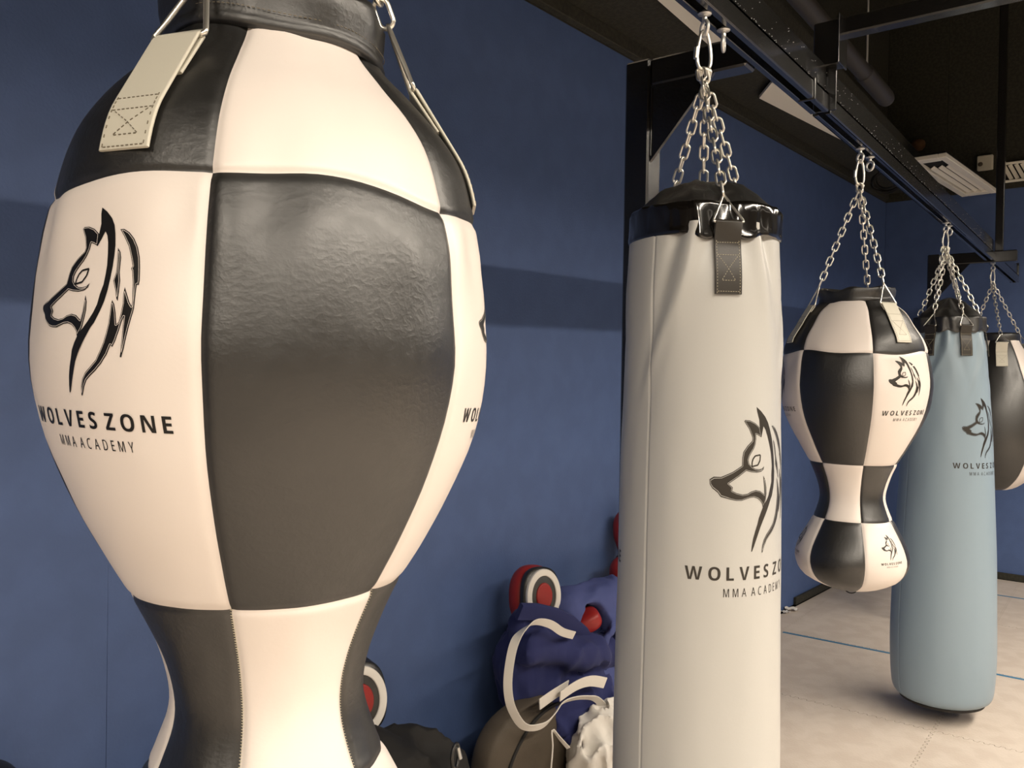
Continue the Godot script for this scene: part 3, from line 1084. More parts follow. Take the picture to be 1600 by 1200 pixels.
func heap() -> void:
	var face := Basis.looking_at(Vector3(-0.62, 0.06, -0.78))    # a mitt's +z turned away from the wall
	focus_mitt("red backed focus mitt with white ring, propped on the blue gi", Transform3D(Basis.looking_at(-Vector3(0.93, 0.16, 0.30)) * Basis(Vector3.BACK, -0.12), Vector3(-1.785, 0.672, -2.585)), M.red_leather)
	focus_mitt("black backed focus mitt with white ring beside the black gym bag", Transform3D(Basis.looking_at(-Vector3(0.93, 0.10, 0.34)) * Basis(Vector3.BACK, 0.10), Vector3(-1.81, 0.545, -1.69)), M.black_leather)
	focus_mitt("dark focus mitt alone by the wall, only its edge in view", Transform3D(Basis.looking_at(-Vector3(0.5, 0.1, 0.86)), Vector3(-1.97, 0.535, -0.715)), M.black_leather)
	boxing_glove("upper red boxing glove against the wall behind the grey bag", Transform3D(Basis(Vector3.UP, 0.4), Vector3(-1.845, 0.775, -3.375)))
	boxing_glove("lower red boxing glove above the folded blue gi trousers", Transform3D(Basis(Vector3.UP, 1.2) * Basis(Vector3.BACK, 0.5), Vector3(-1.80, 0.585, -3.30)))
	# blue jacket: a slumped body, a sleeve across it, a thick collar
	var o := thing("gi_jacket", "crumpled dark blue gi jacket heaped against the blue wall", "jacket", Vector3(-1.76, 0, -2.6))
	var field := func(p: Vector3) -> float:
		var d := ell_d(p, Vector3(-0.06, 0.40, -0.03), Vector3(0.12, 0.19, 0.25))
		d = smin(d, cap_d(p, Vector3(-0.02, 0.60, 0.15), Vector3(0.0, 0.50, -0.14), 0.055, 0.05), 0.05)
		d = smin(d, ell_d(p, Vector3(0.04, 0.20, -0.20), Vector3(0.10, 0.20, 0.22)), 0.03)
		# the sleeve lies across the front
		d = smin(d, cap_d(p, Vector3(0.03, 0.52, 0.13), Vector3(0.08, 0.455, -0.10), 0.075, 0.07), 0.018)
		d = smin(d, cap_d(p, Vector3(0.08, 0.455, -0.10), Vector3(0.10, 0.40, -0.36), 0.07, 0.06), 0.012)
		return d + 0.036 * creases(p + Vector3(3, 0, 1), 7.0)
	part("cloth", nets(field, Vector3(-0.24, 0.005, -0.55), Vector3(0.26, 0.75, 0.42), 0.014), M.gi_blue, o)
	var lapel := PackedVector3Array()
	var acr := PackedVector3Array()
	for q in [[0.03, 0.668, 0.225], [0.05, 0.655, 0.15], [0.065, 0.62, 0.05], [0.072, 0.575, -0.04], [0.075, 0.52, -0.12], [0.07, 0.46, -0.18]]:
		lapel.append(Vector3(q[0], q[1], q[2]))
		acr.append(Vector3(0.3, 0.9, 0.2))
	var g := Geo.new()
	g.band(lapel, acr, 0.062, 0.022)
	part("collar", g.mesh(), M.gi_blue, o, "thick stitched collar band")
	# folded trousers: a rolled leg open towards the room
	o = thing("gi_trousers", "folded paler blue gi trousers with an open rolled leg", "trousers", Vector3(-1.70, 0, -2.86))
	field = func(p: Vector3) -> float:
		var outer := smin(cap_d(p, Vector3(-0.05, 0.60, 0.16), Vector3(-0.03, 0.56, -0.20), 0.085, 0.10), cap_d(p, Vector3(0.02, 0.50, 0.0), Vector3(0.0, 0.46, -0.24), 0.075, 0.09), 0.03)
		outer = smin(outer, ell_d(p, Vector3(-0.05, 0.3, -0.15), Vector3(0.12, 0.32, 0.25)), 0.06)
		var bore := cap_d(p, Vector3(0.08, 0.57, 0.10), Vector3(-0.05, 0.52, 0.02), 0.075, 0.055)
		var bore2 := cap_d(p, Vector3(0.09, 0.46, -0.01), Vector3(0.0, 0.44, -0.06), 0.045, 0.03)
		outer = maxf(outer, -minf(bore, bore2))
		return outer + 0.022 * creases(p + Vector3(9, 2, 1), 6.0)
	part("cloth", nets(field, Vector3(-0.25, 0.005, -0.45), Vector3(0.2, 0.75, 0.30), 0.013), M.gi_pale_blue, o)
	o = thing("red_mitt", "dark red mitt tucked inside the rolled trouser leg", "mitt", Vector3(-1.705, 0.545, -2.79))
	part("pad", oval_pad(0.06, 0.040, 0.05, 0.7).mesh(), M.red_leather, o)
	o.rotation = Vector3(0.3, 0.9, 0.5)
	# white gi trousers
	o = thing("white_gi", "bright white crumpled gi cloth at the foot of the heap", "clothing", Vector3(-1.585, 0, -2.70))
	field = func(p: Vector3) -> float:
		var d := ell_d(p, Vector3(0, 0.06, -0.06), Vector3(0.13, 0.20, 0.20))
		return d + 0.06 * creases(p + Vector3(1, 7, 4), 9.0)
	part("cloth", nets(field, Vector3(-0.17, 0.004, -0.32), Vector3(0.19, 0.32, 0.2), 0.011), M.gi_white, o)
	# belts
	var up := Vector3(0.55, 0.8, 0.1)
	var flat := Vector3(0.9, 0.25, 0.2)
	belt("long white belt looping down over the blue gi jacket", [Vector3(-1.64, 0.547, -2.60), Vector3(-1.624, 0.587, -2.497), Vector3(-1.628, 0.625, -2.436), Vector3(-1.631, 0.649, -2.377), Vector3(-1.634, 0.657, -2.329), Vector3(-1.637, 0.647, -2.284), Vector3(-1.639, 0.623, -2.239), Vector3(-1.641, 0.574, -2.214), Vector3(-1.642, 0.49, -2.199), Vector3(-1.641, 0.416, -2.211), Vector3(-1.639, 0.354, -2.247), Vector3(-1.636, 0.312, -2.289), Vector3(-1.633, 0.29, -2.346), Vector3(-1.63, 0.283, -2.406), Vector3(-1.627, 0.3, -2.455), Vector3(-1.624, 0.328, -2.5), Vector3(-1.62, 0.327, -2.564), Vector3(-1.615, 0.308, -2.649), Vector3(-1.61, 0.277, -2.726), Vector3(-1.60, 0.20, -2.80)], 0.030,
		[Vector3(0.3, 0.9, 0), Vector3(0.3, 0.9, 0.1), Vector3(0.5, 0.4, -0.3), Vector3(0.78, 0, -0.55), Vector3(0.78, 0.1, -0.55), Vector3(0.4, 0.8, -0.1), Vector3(0.6, 0.6, 0.2), Vector3(0.7, 0.6, 0.1), Vector3(0.4, 0.9, 0.1)])
	belt("short white belt end lying across the gi jacket", [Vector3(-1.652, 0.349, -2.40), Vector3(-1.640, 0.366, -2.47), Vector3(-1.638, 0.372, -2.56)], 0.046, [Vector3(0.2, 0.95, -0.2), Vector3(0.2, 0.95, -0.2)])
	belt("folded white belt tail on top of the short belt end", [Vector3(-1.617, 0.362, -2.478), Vector3(-1.606, 0.378, -2.57), Vector3(-1.60, 0.370, -2.66), Vector3(-1.597, 0.335, -2.76)], 0.042, [Vector3(0.2, 0.95, -0.1), Vector3(0.2, 0.95, -0.2)])
	belt("thin white trim cord hanging at the foot of the heap", [Vector3(-1.603, 0.169, -2.516), Vector3(-1.606, 0.215, -2.47), Vector3(-1.609, 0.262, -2.42), Vector3(-1.609, 0.20, -2.424), Vector3(-1.609, 0.10, -2.412), Vector3(-1.61, 0.02, -2.41)], 0.014, [Vector3(0.2, 0.8, 0.5), Vector3(0.4, 0.2, 0.8)], "trim_cord")
	# big brown pad
	o = thing("kick_shield", "big brown kick shield leaning on the wall under the gi jacket", "kick shield", Vector3(-1.765, 0.055, -2.53))
	o.rotation = Vector3(0, PI * 0.5 + 0.06, 0)
	g = oval_pad(0.36, 0.27, 0.07, 0.55)
	part("pad", g.mesh(), M.pad_brown, o)
	part("edge_binding", ring_disc(0.30, 0.235, 0.288, 0.223, 0.066, 0.004), M.black_cloth, o, "dark binding line")
	# black gym bag
	o = thing("gym_bag", "black fabric gym bag with a buckle beside the checkered bag", "bag", Vector3(-1.70, 0, -1.55))
	field = func(p: Vector3) -> float:
		var d := ell_d(p, Vector3(0, 0.20, 0.0), Vector3(0.16, 0.30, 0.50))
		return d + 0.03 * creases(p + Vector3(2, 2, 8), 5.0)
	part("cloth", nets(field, Vector3(-0.22, 0.005, -0.6), Vector3(0.24, 0.6, 0.6), 0.02), M.black_cloth, o)
	g = Geo.new()
	var ringp := PackedVector3Array()
	for k in 24:
		var a := TAU * k / 24.0
		ringp.append(Vector3(0.17 + 0.006 * cos(a), 0.415 + 0.034 * sin(a), -0.255 + 0.022 * cos(a)))
	g.tube(ringp, 0.0055, 8, true)
	part("buckle", g.mesh(), M.black_leather, o, "black buckle ring")
	g = Geo.new()
	g.tube(PackedVector3Array([Vector3(0.172, 0.438, -0.262), Vector3(0.178, 0.405, -0.268)]), 0.006, 8)
	part("buckle_pin", g.mesh(), M.galvanised, o, "metal buckle pin")
	# scraps on the floor at the far wall foot
	for q in [[-1.765, -5.44, 0.5], [-1.775, -5.36, 1.3]]:
		o = thing("paper_scrap", "%s crumpled scrap of white paper at the wall foot" % ("smaller" if q[2] > 1.0 else "larger"), "paper", Vector3(q[0], 0.0, q[1]), "paper scraps at the wall foot")
		o.scale = Vector3.ONE * (0.7 if q[2] > 1.0 else 1.0)
		o.rotation.y = q[2]
		g = Geo.new()
		var rows := []
		for j in 6:
			var row := PackedVector3Array()
			for i in 6:
				row.append(Vector3(i * 0.016 - 0.04, 0.004 + 0.018 * absf(sin(i * 1.3 + j * 0.9)), j * 0.012 - 0.03))
			rows.append(row)
		g.sheet(rows)
		part("sheet", g.mesh(), M.gi_white, o)


# ---------------------------------------------------------------- the rail and its frame

func frame() -> void:
	var rail := thing("bag_rail", "long black steel rail that the punching bags hang from", "rail", Vector3(-0.70, 2.23, 0))
	for seg in [[1.6, -2.315], [-2.335, -6.95]]:
		var mid: float = (seg[0] + seg[1]) * 0.5
		var l: float = seg[0] - seg[1]
		var g := Geo.new()
		# lower channel: two lips below, a slot between, closed above
		g.box(Vector3(0, 0.046, mid), Vector3(0.050, 0.010, l), 0.002)
		for s in [-1.0, 1.0]:
			g.box(Vector3(s * 0.0205, 0.026, mid), Vector3(0.009, 0.052, l), 0.0032)
			g.box(Vector3(s * 0.0165, 0.0025, mid), Vector3(0.015, 0.005, l), 0.0015)
		part("channel", g.mesh(), M.frame_black, rail)
		g = Geo.new()
		g.box(Vector3(-0.003, 0.090, mid), Vector3(0.040, 0.076, l), 0.005)
		part("box_beam", g.mesh(), M.frame_black, rail)
	var g := Geo.new()
	g.box(Vector3(0.012, 0.085, -2.325), Vector3(0.06, 0.16, 0.008), 0.001)
	part("splice_plate", g.mesh(), M.frame_black, rail)
	g = Geo.new()
	g.box(Vector3(0.006, 0.026, -2.19), Vector3(0.046, 0.056, 0.012), 0.002)
	part("joint_clip", g.mesh(), M.frame_black, rail)
	g = Geo.new()
	g.box(Vector3(-0.003, 0.070, -6.955), Vector3(0.056, 0.14, 0.008), 0.002)
	part("end_plate", g.mesh(), M.frame_black, rail)
	# weld beads and paint drops along the seams: fine grit on the steel
	g = Geo.new()
	var rng := RandomNumberGenerator.new()
	rng.seed = 4
	for k in 420:
		var z := -1.2 - 4.6 * pow(rng.randf(), 1.3)
		var y: float = [0.0535, 0.05, 0.06 + 0.06 * rng.randf()][rng.randi() % 3]
		var s := rng.randf_range(0.0006, 0.0016)
		g.box(Vector3(0.0175 if y > 0.0535 else 0.0252, y, z), Vector3(s, s, s * 1.5), s * 0.3)
	var grit := part("weld_spatter", g.mesh(), M.galvanised, rail)
	grit.set_meta("kind", "stuff")
	# near and far posts with arms
	for q in [[-1.875, -0.725, "near"], [-5.69, -0.56, "far"]]:
		var z: float = q[0]
		var post := thing("rail_post", "black square steel post with bracket arm, behind the %s bag" % ("grey" if q[2] == "near" else "dusty blue"), "post", Vector3(-1.003, 0, z))
		g = Geo.new()
		g.box(Vector3(-0.0, 1.145, 0), Vector3(0.068, 2.29, 0.068), 0.005)
		part("upright", g.mesh(), M.frame_black, post)
		g = Geo.new()
		var x1: float = q[1] + 1.003
		g.box(Vector3((0.034 + x1) * 0.5, 2.255, 0), Vector3(x1 - 0.034, 0.066, 0.06), 0.005)
		part("arm", g.mesh(), M.frame_black, post)
		g = Geo.new()
		for s in [0.012]:
			var o := Vector3(0.08, 2.17, 0.02)
			var a := Vector3(0.034, 2.224, 0.016)
			var b := Vector3(0.034, 2.035, 0.016)
			var c := Vector3(0.20, 2.224, 0.016)
			var d := Vector3(0, 0, 0.010)
			g.ctri(a + d, b + d, c + d, o - d)
			g.ctri(a, b, c, o + d)
			g.cquad(a, b, b + d, a + d, o)
			g.cquad(b, c, c + d, b + d, o)
			g.cquad(c, a, a + d, c + d, o)
		part("gusset", g.mesh(), M.frame_black, post, "triangular gusset plate")
		g = Geo.new()
		g.tube(PackedVector3Array([Vector3(0.037, 2.215, 0.027), Vector3(0.037, 2.05, 0.027)]), 0.003, 6)
		part("weld_bead", g.mesh(), M.frame_black, post)
		g = Geo.new()
		g.box(Vector3(0, 0.006, 0), Vector3(0.16, 0.010, 0.16), 0.002)
		part("foot_plate", g.mesh(), M.frame_black, post)
	# cross tie over the rail, towards the room
	var tie := thing("cross_tie", "black steel cross tie running off the rail into the room", "beam", Vector3(-0.70, 2.43, -2.325))
	g = Geo.new()
	g.box(Vector3(2.85, 0.018, 0), Vector3(5.6, 0.045, 0.045), 0.004)
	part("tube", g.mesh(), M.frame_black, tie)
	g = Geo.new()
	g.box(Vector3(0.02, -0.02, 0), Vector3(0.07, 0.12, 0.050), 0.003)
	part("clamp", g.mesh(), M.frame_black, tie, "black clamp block")
	g = Geo.new()
	g.box(Vector3(0.058, -0.02, 0.012), Vector3(0.004, 0.13, 0.075), 0.001)
	part("clamp_plate", g.mesh(), M.frame_black, tie)
	# hanger from the far arm up to the ceiling
	var hanger := thing("ceiling_hanger", "black steel hanger from the far post arm up to the ceiling", "post", Vector3(-0.655, 2.288, -5.69))
	g = Geo.new()
	g.box(Vector3(0, 1.15, 0), Vector3(0.044, 2.30, 0.044), 0.004)
	part("tube", g.mesh(), M.frame_black, hanger)
	for q in [[-1.655, "beside the grey bag"], [-2.86, "beside the upper chain of the smaller checkered bag"], [-4.31, "beside the dusty blue bag"]]:
		eye_bolt(Vector3(-0.70, 2.23, q[0]), 0.3 if q[0] > -2 else 1.1, "spare steel eye bolt in the rail " + q[1])


# ---------------------------------------------------------------- the room

func mat_outline(gap: float) -> PackedVector2Array:
	# a one-metre mat with jigsaw teeth; the same wave runs along every side, so that neighbours fit
	var teeth := []
	var n := 26
	for k in n:
		var a := (k + 0.0) / n
		for q in [[0.06, 1.0], [0.44, 1.0], [0.56, -1.0], [0.94, -1.0]]:
			teeth.append(Vector2(a + q[0] / n, q[1] * 0.0065))
	var p := PackedVector2Array()
	p.append(Vector2(0, 0))
	for t in teeth:
		p.append(Vector2(t.x, t.y))
	p.append(Vector2(1, 0))
	for t in teeth:
		p.append(Vector2(1 + t.y, t.x))
	p.append(Vector2(1, 1))
	for k in teeth.size():
		var t: Vector2 = teeth[teeth.size() - 1 - k]
		p.append(Vector2(t.x, 1 + t.y))
	p.append(Vector2(0, 1))
	for k in teeth.size():
		var t: Vector2 = teeth[teeth.size() - 1 - k]
		p.append(Vector2(t.y, t.x))
	var o := Geometry2D.offset_polygon(p, -gap)
	return o[0]


func turned(m: MeshInstance3D, at: Vector3) -> void:
	m.position = at
	m.rotation.y = -0.0594


func wall_boards(parent: Node, cuts_u: Array, cuts_y: Array, m: Material, far: bool) -> void:
	# boards between the cuts, a hair apart; u runs along the wall
	for i in cuts_u.size() - 1:
		for j in cuts_y.size() - 1:
			var g := Geo.new()
			var u0: float = cuts_u[i] + 0.0012
			var u1: float = cuts_u[i + 1] - 0.0012
			var y0: float = cuts_y[j] + 0.0008
			var y1: float = cuts_y[j + 1] - 0.0008
			var c := Vector3((u0 + u1) * 0.5, (y0 + y1) * 0.5, -0.01) if far else Vector3(-0.01, (y0 + y1) * 0.5, -(u0 + u1) * 0.5)
			g.box(c, Vector3(u1 - u0, y1 - y0, 0.02) if far else Vector3(0.02, y1 - y0, u1 - u0), 0.0015)
			part("wall_board", g.mesh(), m, parent)


func room() -> void:
	# blue wall; its own -z runs along it
	var o0 := Vector3(-2.133, 0, 0)
	var g := Geo.new()
	g.box(Vector3(-0.08, 2.25, -1.75), Vector3(0.12, 4.7, 11.7), 0.001)
	var w := struct("wall_left", g.mesh(), M.gap_dark, "long dark blue painted wall behind the punching bags", "wall")
	turned(w, o0)
	# one painted board face; a hairline joint climbs it from the floor to shoulder height
	g = Geo.new()
	g.slab(PackedVector2Array([Vector2(-7.46, 0.0008), Vector2(-7.46, 2.999), Vector2(4.0, 2.999), Vector2(4.0, 0.0008), Vector2(-1.0755, 0.0008), Vector2(-1.0766, 1.25), Vector2(-1.0778, 0.0008)]), 0.0, 0.02)
	part("wall_board", g.mesh(), M.blue_paint, w).transform = Transform3D(Basis(Vector3(0, 0, 1), Vector3(1, 0, 0), Vector3(0, 1, 0)), Vector3.ZERO)
	wall_boards(w, [-4.0, 7.46], [3.0, 4.6], M.black_paint, false)
	# far wall, square to it
	var corner := wall_at(7.46, 0.0, 0.0)
	g = Geo.new()
	g.box(Vector3(3.6, 2.25, -0.08), Vector3(7.6, 4.7, 0.12), 0.001)
	w = struct("wall_back", g.mesh(), M.gap_dark, "blue end wall with a black painted top beyond the bags", "wall")
	turned(w, corner)
	wall_boards(w, [0.0, 7.2], [0.0, 3.0], M.blue_paint, true)
	wall_boards(w, [0.0, 0.46, 0.81, 2.0, 7.2], [3.0, 3.58, 4.6], M.black_paint, true)
	g = Geo.new()
	g.box(Vector3(5.6, 2.25, -2), Vector3(0.12, 4.7, 13), 0.001)
	struct("wall_right", g.mesh(), M.room_wall, "pale wall on the open side of the room", "wall")
	g = Geo.new()
	g.box(Vector3(1.7, 2.25, 3.9), Vector3(8.4, 4.7, 0.12), 0.001)
	struct("wall_front", g.mesh(), M.room_wall, "pale wall at the near end of the room", "wall")
	g = Geo.new()
	g.box(Vector3(1.7, 4.66, -2), Vector3(8.4, 0.12, 13), 0.001)
	struct("ceiling", g.mesh(), M.black_paint, "black painted open ceiling above the rail", "ceiling")
	# dropped soffit along the blue wall
	g = Geo.new()
	var sa := wall_at(-3.9, 0.001, 0)
	var sb := wall_at(7.44, 0.001, 0)
	var sp := PackedVector2Array([Vector2(sa.x, sa.z), Vector2(sb.x, sb.z), Vector2(-1.27, sb.z + 0.02), Vector2(-1.27, sa.z)])
	g.slab(sp, 3.155, 0.09)
	for t in polygon_tris(sp):
		g.ctri(Vector3(t[0].x, 3.065, t[0].y), Vector3(t[1].x, 3.065, t[1].y), Vector3(t[2].x, 3.065, t[2].y), Vector3(-1.5, 9, -2))
	var s := struct("soffit", g.mesh(), M.black_paint, "black soffit along the top of the blue wall", "soffit")
	g = Geo.new()
	g.box(Vector3(0.024, 3.033, -1.75), Vector3(0.040, 0.064, 11.3), 0.004)
	s = struct("trim_1", g.mesh(), M.black_paint, "narrow black moulding between blue wall and soffit", "moulding")
	turned(s, o0)
	# skirting
	g = Geo.new()
	g.box(Vector3(0.012, 0.026, -6.52), Vector3(0.020, 0.050, 1.84), 0.003)
	s = struct("baseboard_left", g.mesh(), M.black_paint, "black skirting at the far end of the blue wall", "skirting")
	turned(s, o0)
	g = Geo.new()
	g.box(Vector3(3.5, 0.026, 0.012), Vector3(6.9, 0.050, 0.020), 0.003)
	s = struct("baseboard_back", g.mesh(), M.black_paint, "black skirting along the blue end wall", "skirting")
	turned(s, corner)
	# floor: screed, jigsaw mats in view, a plain sheet of the same beyond
	g = Geo.new()
	g.box(Vector3(1.7, -0.08, -2), Vector3(8.4, 0.10, 13), 0.001)
	var fl := struct("floor", g.mesh(), M.screed, "beige jigsaw mat floor with blue lines", "floor")
	var whole := mat_outline(0.0011)
	g = Geo.new()
	g.slab(whole, 0.0, 0.028)
	var tile := g.mesh()
	var a := wall_at(-4.0, 0.028, 0)
	var b := wall_at(7.43, 0.028, 0)
	var c := b + Vector3(0.9982, 0, 0.0593) * 7.0
	var inside := PackedVector2Array([Vector2(a.x, a.z), Vector2(b.x, b.z), Vector2(c.x, c.z), Vector2(c.x, 3.8)])
	for i in range(-2, 3):
		for j in range(-4, 3):
			var off := Vector2(-0.667 + i, -3.965 + j)
			var moved := PackedVector2Array()
			var all_in := true
			for p in whole:
				moved.append(p + off)
				all_in = all_in and Geometry2D.is_point_in_polygon(p + off, inside)
			if all_in:
				part("floor_mat", tile, M.mat_vinyl, fl).position = Vector3(off.x, 0, off.y)
				continue
			for q in Geometry2D.intersect_polygons(moved, inside):
				if q.size() > 2 and absf(q[0].x) < 50:
					g = Geo.new()
					g.slab(q, 0.0, 0.028)
					part("floor_mat", g.mesh(), M.mat_vinyl, fl)
	g = Geo.new()
	g.box(Vector3(3.85, -0.015, -2.0), Vector3(3.36, 0.03, 12.4), 0.001)
	part("floor_sheet", g.mesh(), M.mat_vinyl, fl)
	g = Geo.new()
	g.box(Vector3(0.16, -0.015, 1.45), Vector3(4.0, 0.03, 4.8), 0.001)
	part("floor_sheet", g.mesh(), M.mat_vinyl, fl)
	for z in [-4.944, -6.803]:
		g = Geo.new()
		g.box(Vector3(0.9, 0.0006, z), Vector3(5.1, 0.0014, 0.024), 0.0003)
		var tape := thing("floor_line", "blue line taped across the beige mats %s" % ("under the dusty blue bag" if z > -6 else "along the end wall"), "floor tape")
		part("tape", g.mesh(), M.line_blue, tape)


func overhead() -> void:
	# white slot panels under the soffit
	var g: Geo
	var o := thing("ceiling_panel", "cream white ceiling panel under the soffit above the grey bag", "ceiling panel", Vector3(-1.42, 3.045, -2.72))
	g = Geo.new()
	g.chamfer_box(Transform3D(Basis(Vector3.UP, 0.03), Vector3.ZERO), Vector3(0.30, 0.018, 1.75), 0.003)
	part("panel", g.mesh(), M.panel_white, o)
	o = thing("ceiling_panel", "loose cream ceiling panel with a rounded corner behind the rail", "ceiling panel", Vector3(-1.50, 3.035, -5.02))
	g = Geo.new()
	var poly := PackedVector2Array([Vector2(-0.155, 0.61), Vector2(-0.02, 0.80), Vector2(0.01, 0.83), Vector2(0.05, 0.84), Vector2(0.17, 0.83), Vector2(0.17, -0.95), Vector2(0.06, -0.95)])
	g.slab(poly, 0.008, 0.016)
	var tl := Geometry2D.triangulate_polygon(poly)
	for i in range(0, tl.size(), 3):
		g.ctri(Vector3(poly[tl[i]].x, -0.008, poly[tl[i]].y), Vector3(poly[tl[i + 1]].x, -0.008, poly[tl[i + 1]].y), Vector3(poly[tl[i + 2]].x, -0.008, poly[tl[i + 2]].y), Vector3(0, 5, 0))
	part("panel", g.mesh(), M.panel_white, o)
	# air outlet hung near the end wall
	o = thing("air_outlet", "cream ceiling air outlet tray near the end wall", "air outlet", Vector3(-1.06, 2.985, -6.70))
	o.rotation.y = -0.10
	g = Geo.new()
	for s in [-1.0, 1.0]:
		g.box(Vector3(s * 0.10, 0.0, 0), Vector3(0.05, 0.030, 1.35), 0.004)
		g.box(Vector3(0, 0.0, s * 0.63), Vector3(0.15, 0.030, 0.09), 0.004)
	part("frame", g.mesh(), M.panel_white, o)
	g = Geo.new()
	g.box(Vector3(0, 0.02, 0), Vector3(0.24, 0.012, 1.35), 0.002)
	part("back", g.mesh(), M.gap_dark, o)
	for k in 3:
		g = Geo.new()
		g.chamfer_box(Transform3D(Basis(Vector3.BACK, 0.6), Vector3(-0.05 + 0.05 * k, 0.004, -0.12)), Vector3(0.03, 0.004, 0.95), 0.001)
		part("slat", g.mesh(), M.panel_white, o)
	# louvre and junction box on the black top of the end wall
	var base := wall_at(7.46, 0, 0)
	var e := Vector3(0.9982, 0, 0.0593)
	o = thing("wall_louvre", "white louvred vent above the blue end wall", "vent", base + e * 1.13 + Vector3(0, 3.118, 0.02))
	o.rotation.y = -0.0594
	g = Geo.new()
	for s in [-1.0, 1.0]:
		g.box(Vector3(0, s * 0.068, 0.01), Vector3(0.56, 0.016, 0.03), 0.003)
		g.box(Vector3(s * 0.272, 0, 0.01), Vector3(0.016, 0.15, 0.03), 0.003)
	part("frame", g.mesh(), M.panel_white, o)
	g = Geo.new()
	g.box(Vector3(0, 0, -0.002), Vector3(0.55, 0.14, 0.008), 0.001)
	part("back", g.mesh(), M.gap_dark, o)
	for k in 13:
		g = Geo.new()
		g.chamfer_box(Transform3D(Basis(Vector3.BACK, 0.45) * Basis(Vector3.UP, 0.5), Vector3(-0.24 + 0.04 * k, 0, 0.010)), Vector3(0.030, 0.125, 0.003), 0.001)
		part("slat", g.mesh(), M.panel_white, o)
	o = thing("junction_box", "small cream junction box on the black wall above the end wall", "junction box", base + e * 0.735 + Vector3(0, 3.215, 0.03))
	o.rotation.y = -0.0594
	g = Geo.new()
	g.box(Vector3.ZERO, Vector3(0.11, 0.115, 0.04), 0.006)
	part("box", g.mesh(), M.strap_white, o)
	g = Geo.new()
	g.lathe([[0.0, 0.003], [0.016, 0.002], [0.018, -0.004]], 20)
	var knob := part("cable_gland", g.mesh(), M.pad_brown, o, "brown cable gland")
	knob.transform = Transform3D(Basis(Vector3.RIGHT, PI * 0.5), Vector3(-0.03, -0.01, 0.022))
	# round pipe beside the rail
	o = thing("ceiling_pipe", "dark round pipe with a capped end above the rail", "pipe", Vector3(-0.905, 2.76, -3.0))
	g = Geo.new()
	g.tube(PackedVector3Array([Vector3(0, 0, 2.2), Vector3(0, 0, -0.58)]), 0.033, 24)
	part("pipe", g.mesh(), M.pipe_grey, o)
	g = Geo.new()
	var rows := []
	for q in [[0.035, -0.56], [0.0375, -0.57], [0.0375, -0.93], [0.034, -0.96], [0.025, -0.98], [0.012, -0.992], [0.0, -0.993]]:
		var ring := PackedVector3Array()
		for k in 24:
			ring.append(Vector3(cos(TAU * k / 24.0) * q[0], sin(TAU * k / 24.0) * q[0], q[1]))
		rows.append(ring)
	g.sheet(rows, true)
	part("end_cap", g.mesh(), M.pipe_grey, o)
	for q in [[-0.905, -2.68], [-0.905, -3.62]]:
		g = Geo.new()
		g.tube(PackedVector3Array([Vector3(0, 0.04, q[1] + 3.0), Vector3(0, 1.85, q[1] + 3.0)]), 0.004, 8)
		part("hanger_rod", g.mesh(), M.galvanised, o)
	# coil of cable behind the rail, foam lumps
	o = thing("cable_coil", "dark coil of cable hanging under the soffit edge", "cable", Vector3(-1.44, 2.93, -6.34))
	for k in 5:
		g = Geo.new()
		var ring := PackedVector3Array()
		for i in 28:
			var t := TAU * i / 28.0
			ring.append(Vector3(0.10 * cos(t) + 0.01 * k, 0.075 * sin(t) + 0.012 * sin(k * 2.0), 0.03 * sin(t * 2.0 + k) + 0.012 * k))
		g.tube(ring, 0.006, 6, true)
		part("loop", g.mesh(), M.black_cloth, o)
	o = thing("foam_lump", "orange brown lump of foam on the black wall top", "foam", base + e * 0.22 + Vector3(0, 3.42, 0.05))
	var f := func(p: Vector3) -> float:
		return smin(ell_d(p, Vector3(0.03, 0.01, 0), Vector3(0.055, 0.05, 0.05)), ell_d(p, Vector3(-0.05, 0.01, 0), Vector3(0.05, 0.025, 0.04)), 0.03) + 0.01 * rough.get_noise_3dv(p * 60.0)
	part("lump", nets(f, Vector3(-0.13, -0.08, -0.08), Vector3(0.12, 0.1, 0.08), 0.012), M.foam_orange, o)


func lamp(at: Vector3, width: float, length: float, baffle: float, energy: float, label: String) -> void:
	var o := thing("linear_lamp", label, "lamp", at)
	var g := Geo.new()
	g.box(Vector3(0, 0.05, 0), Vector3(width + 0.03, 0.06, length), 0.006)
	part("housing", g.mesh(), M.frame_black, o)
	g = Geo.new()
	g.box(Vector3(0, 0.014, 0), Vector3(width, 0.012, length - 0.03), 0.003)
	part("diffuser", g.mesh(), M.lamp_glow, o, "glowing diffuser")
	# baffles that keep the light off the upper walls
	for s in [-1.0, 1.0]:
		g = Geo.new()
		g.box(Vector3(s * (width * 0.5 + 0.010), 0.04 - (0.04 + baffle) * 0.5, 0), Vector3(0.008, 0.04 + baffle, length), 0.001)
		part("baffle", g.mesh(), M.frame_black, o)
	for s in [-0.4, 0.4]:
		g = Geo.new()
		g.tube(PackedVector3Array([Vector3(0, 0.08, s * length), Vector3(0, 4.6 - at.y, s * length)]), 0.003, 6)
		part("suspension_wire", g.mesh(), M.galvanised, o)
	var l := AreaLight3D.new()
	l.name = "lamp_light"
	l.area_size = Vector2(width, length - 0.03)
	l.light_color = Color(1.0, 0.95, 0.88)
	l.light_energy = energy
	l.area_range = 14.0
	l.shadow_enabled = true
	o.add_child(l)
	l.position = Vector3(0, 0.004, 0)
	l.rotation.x = -PI * 0.5


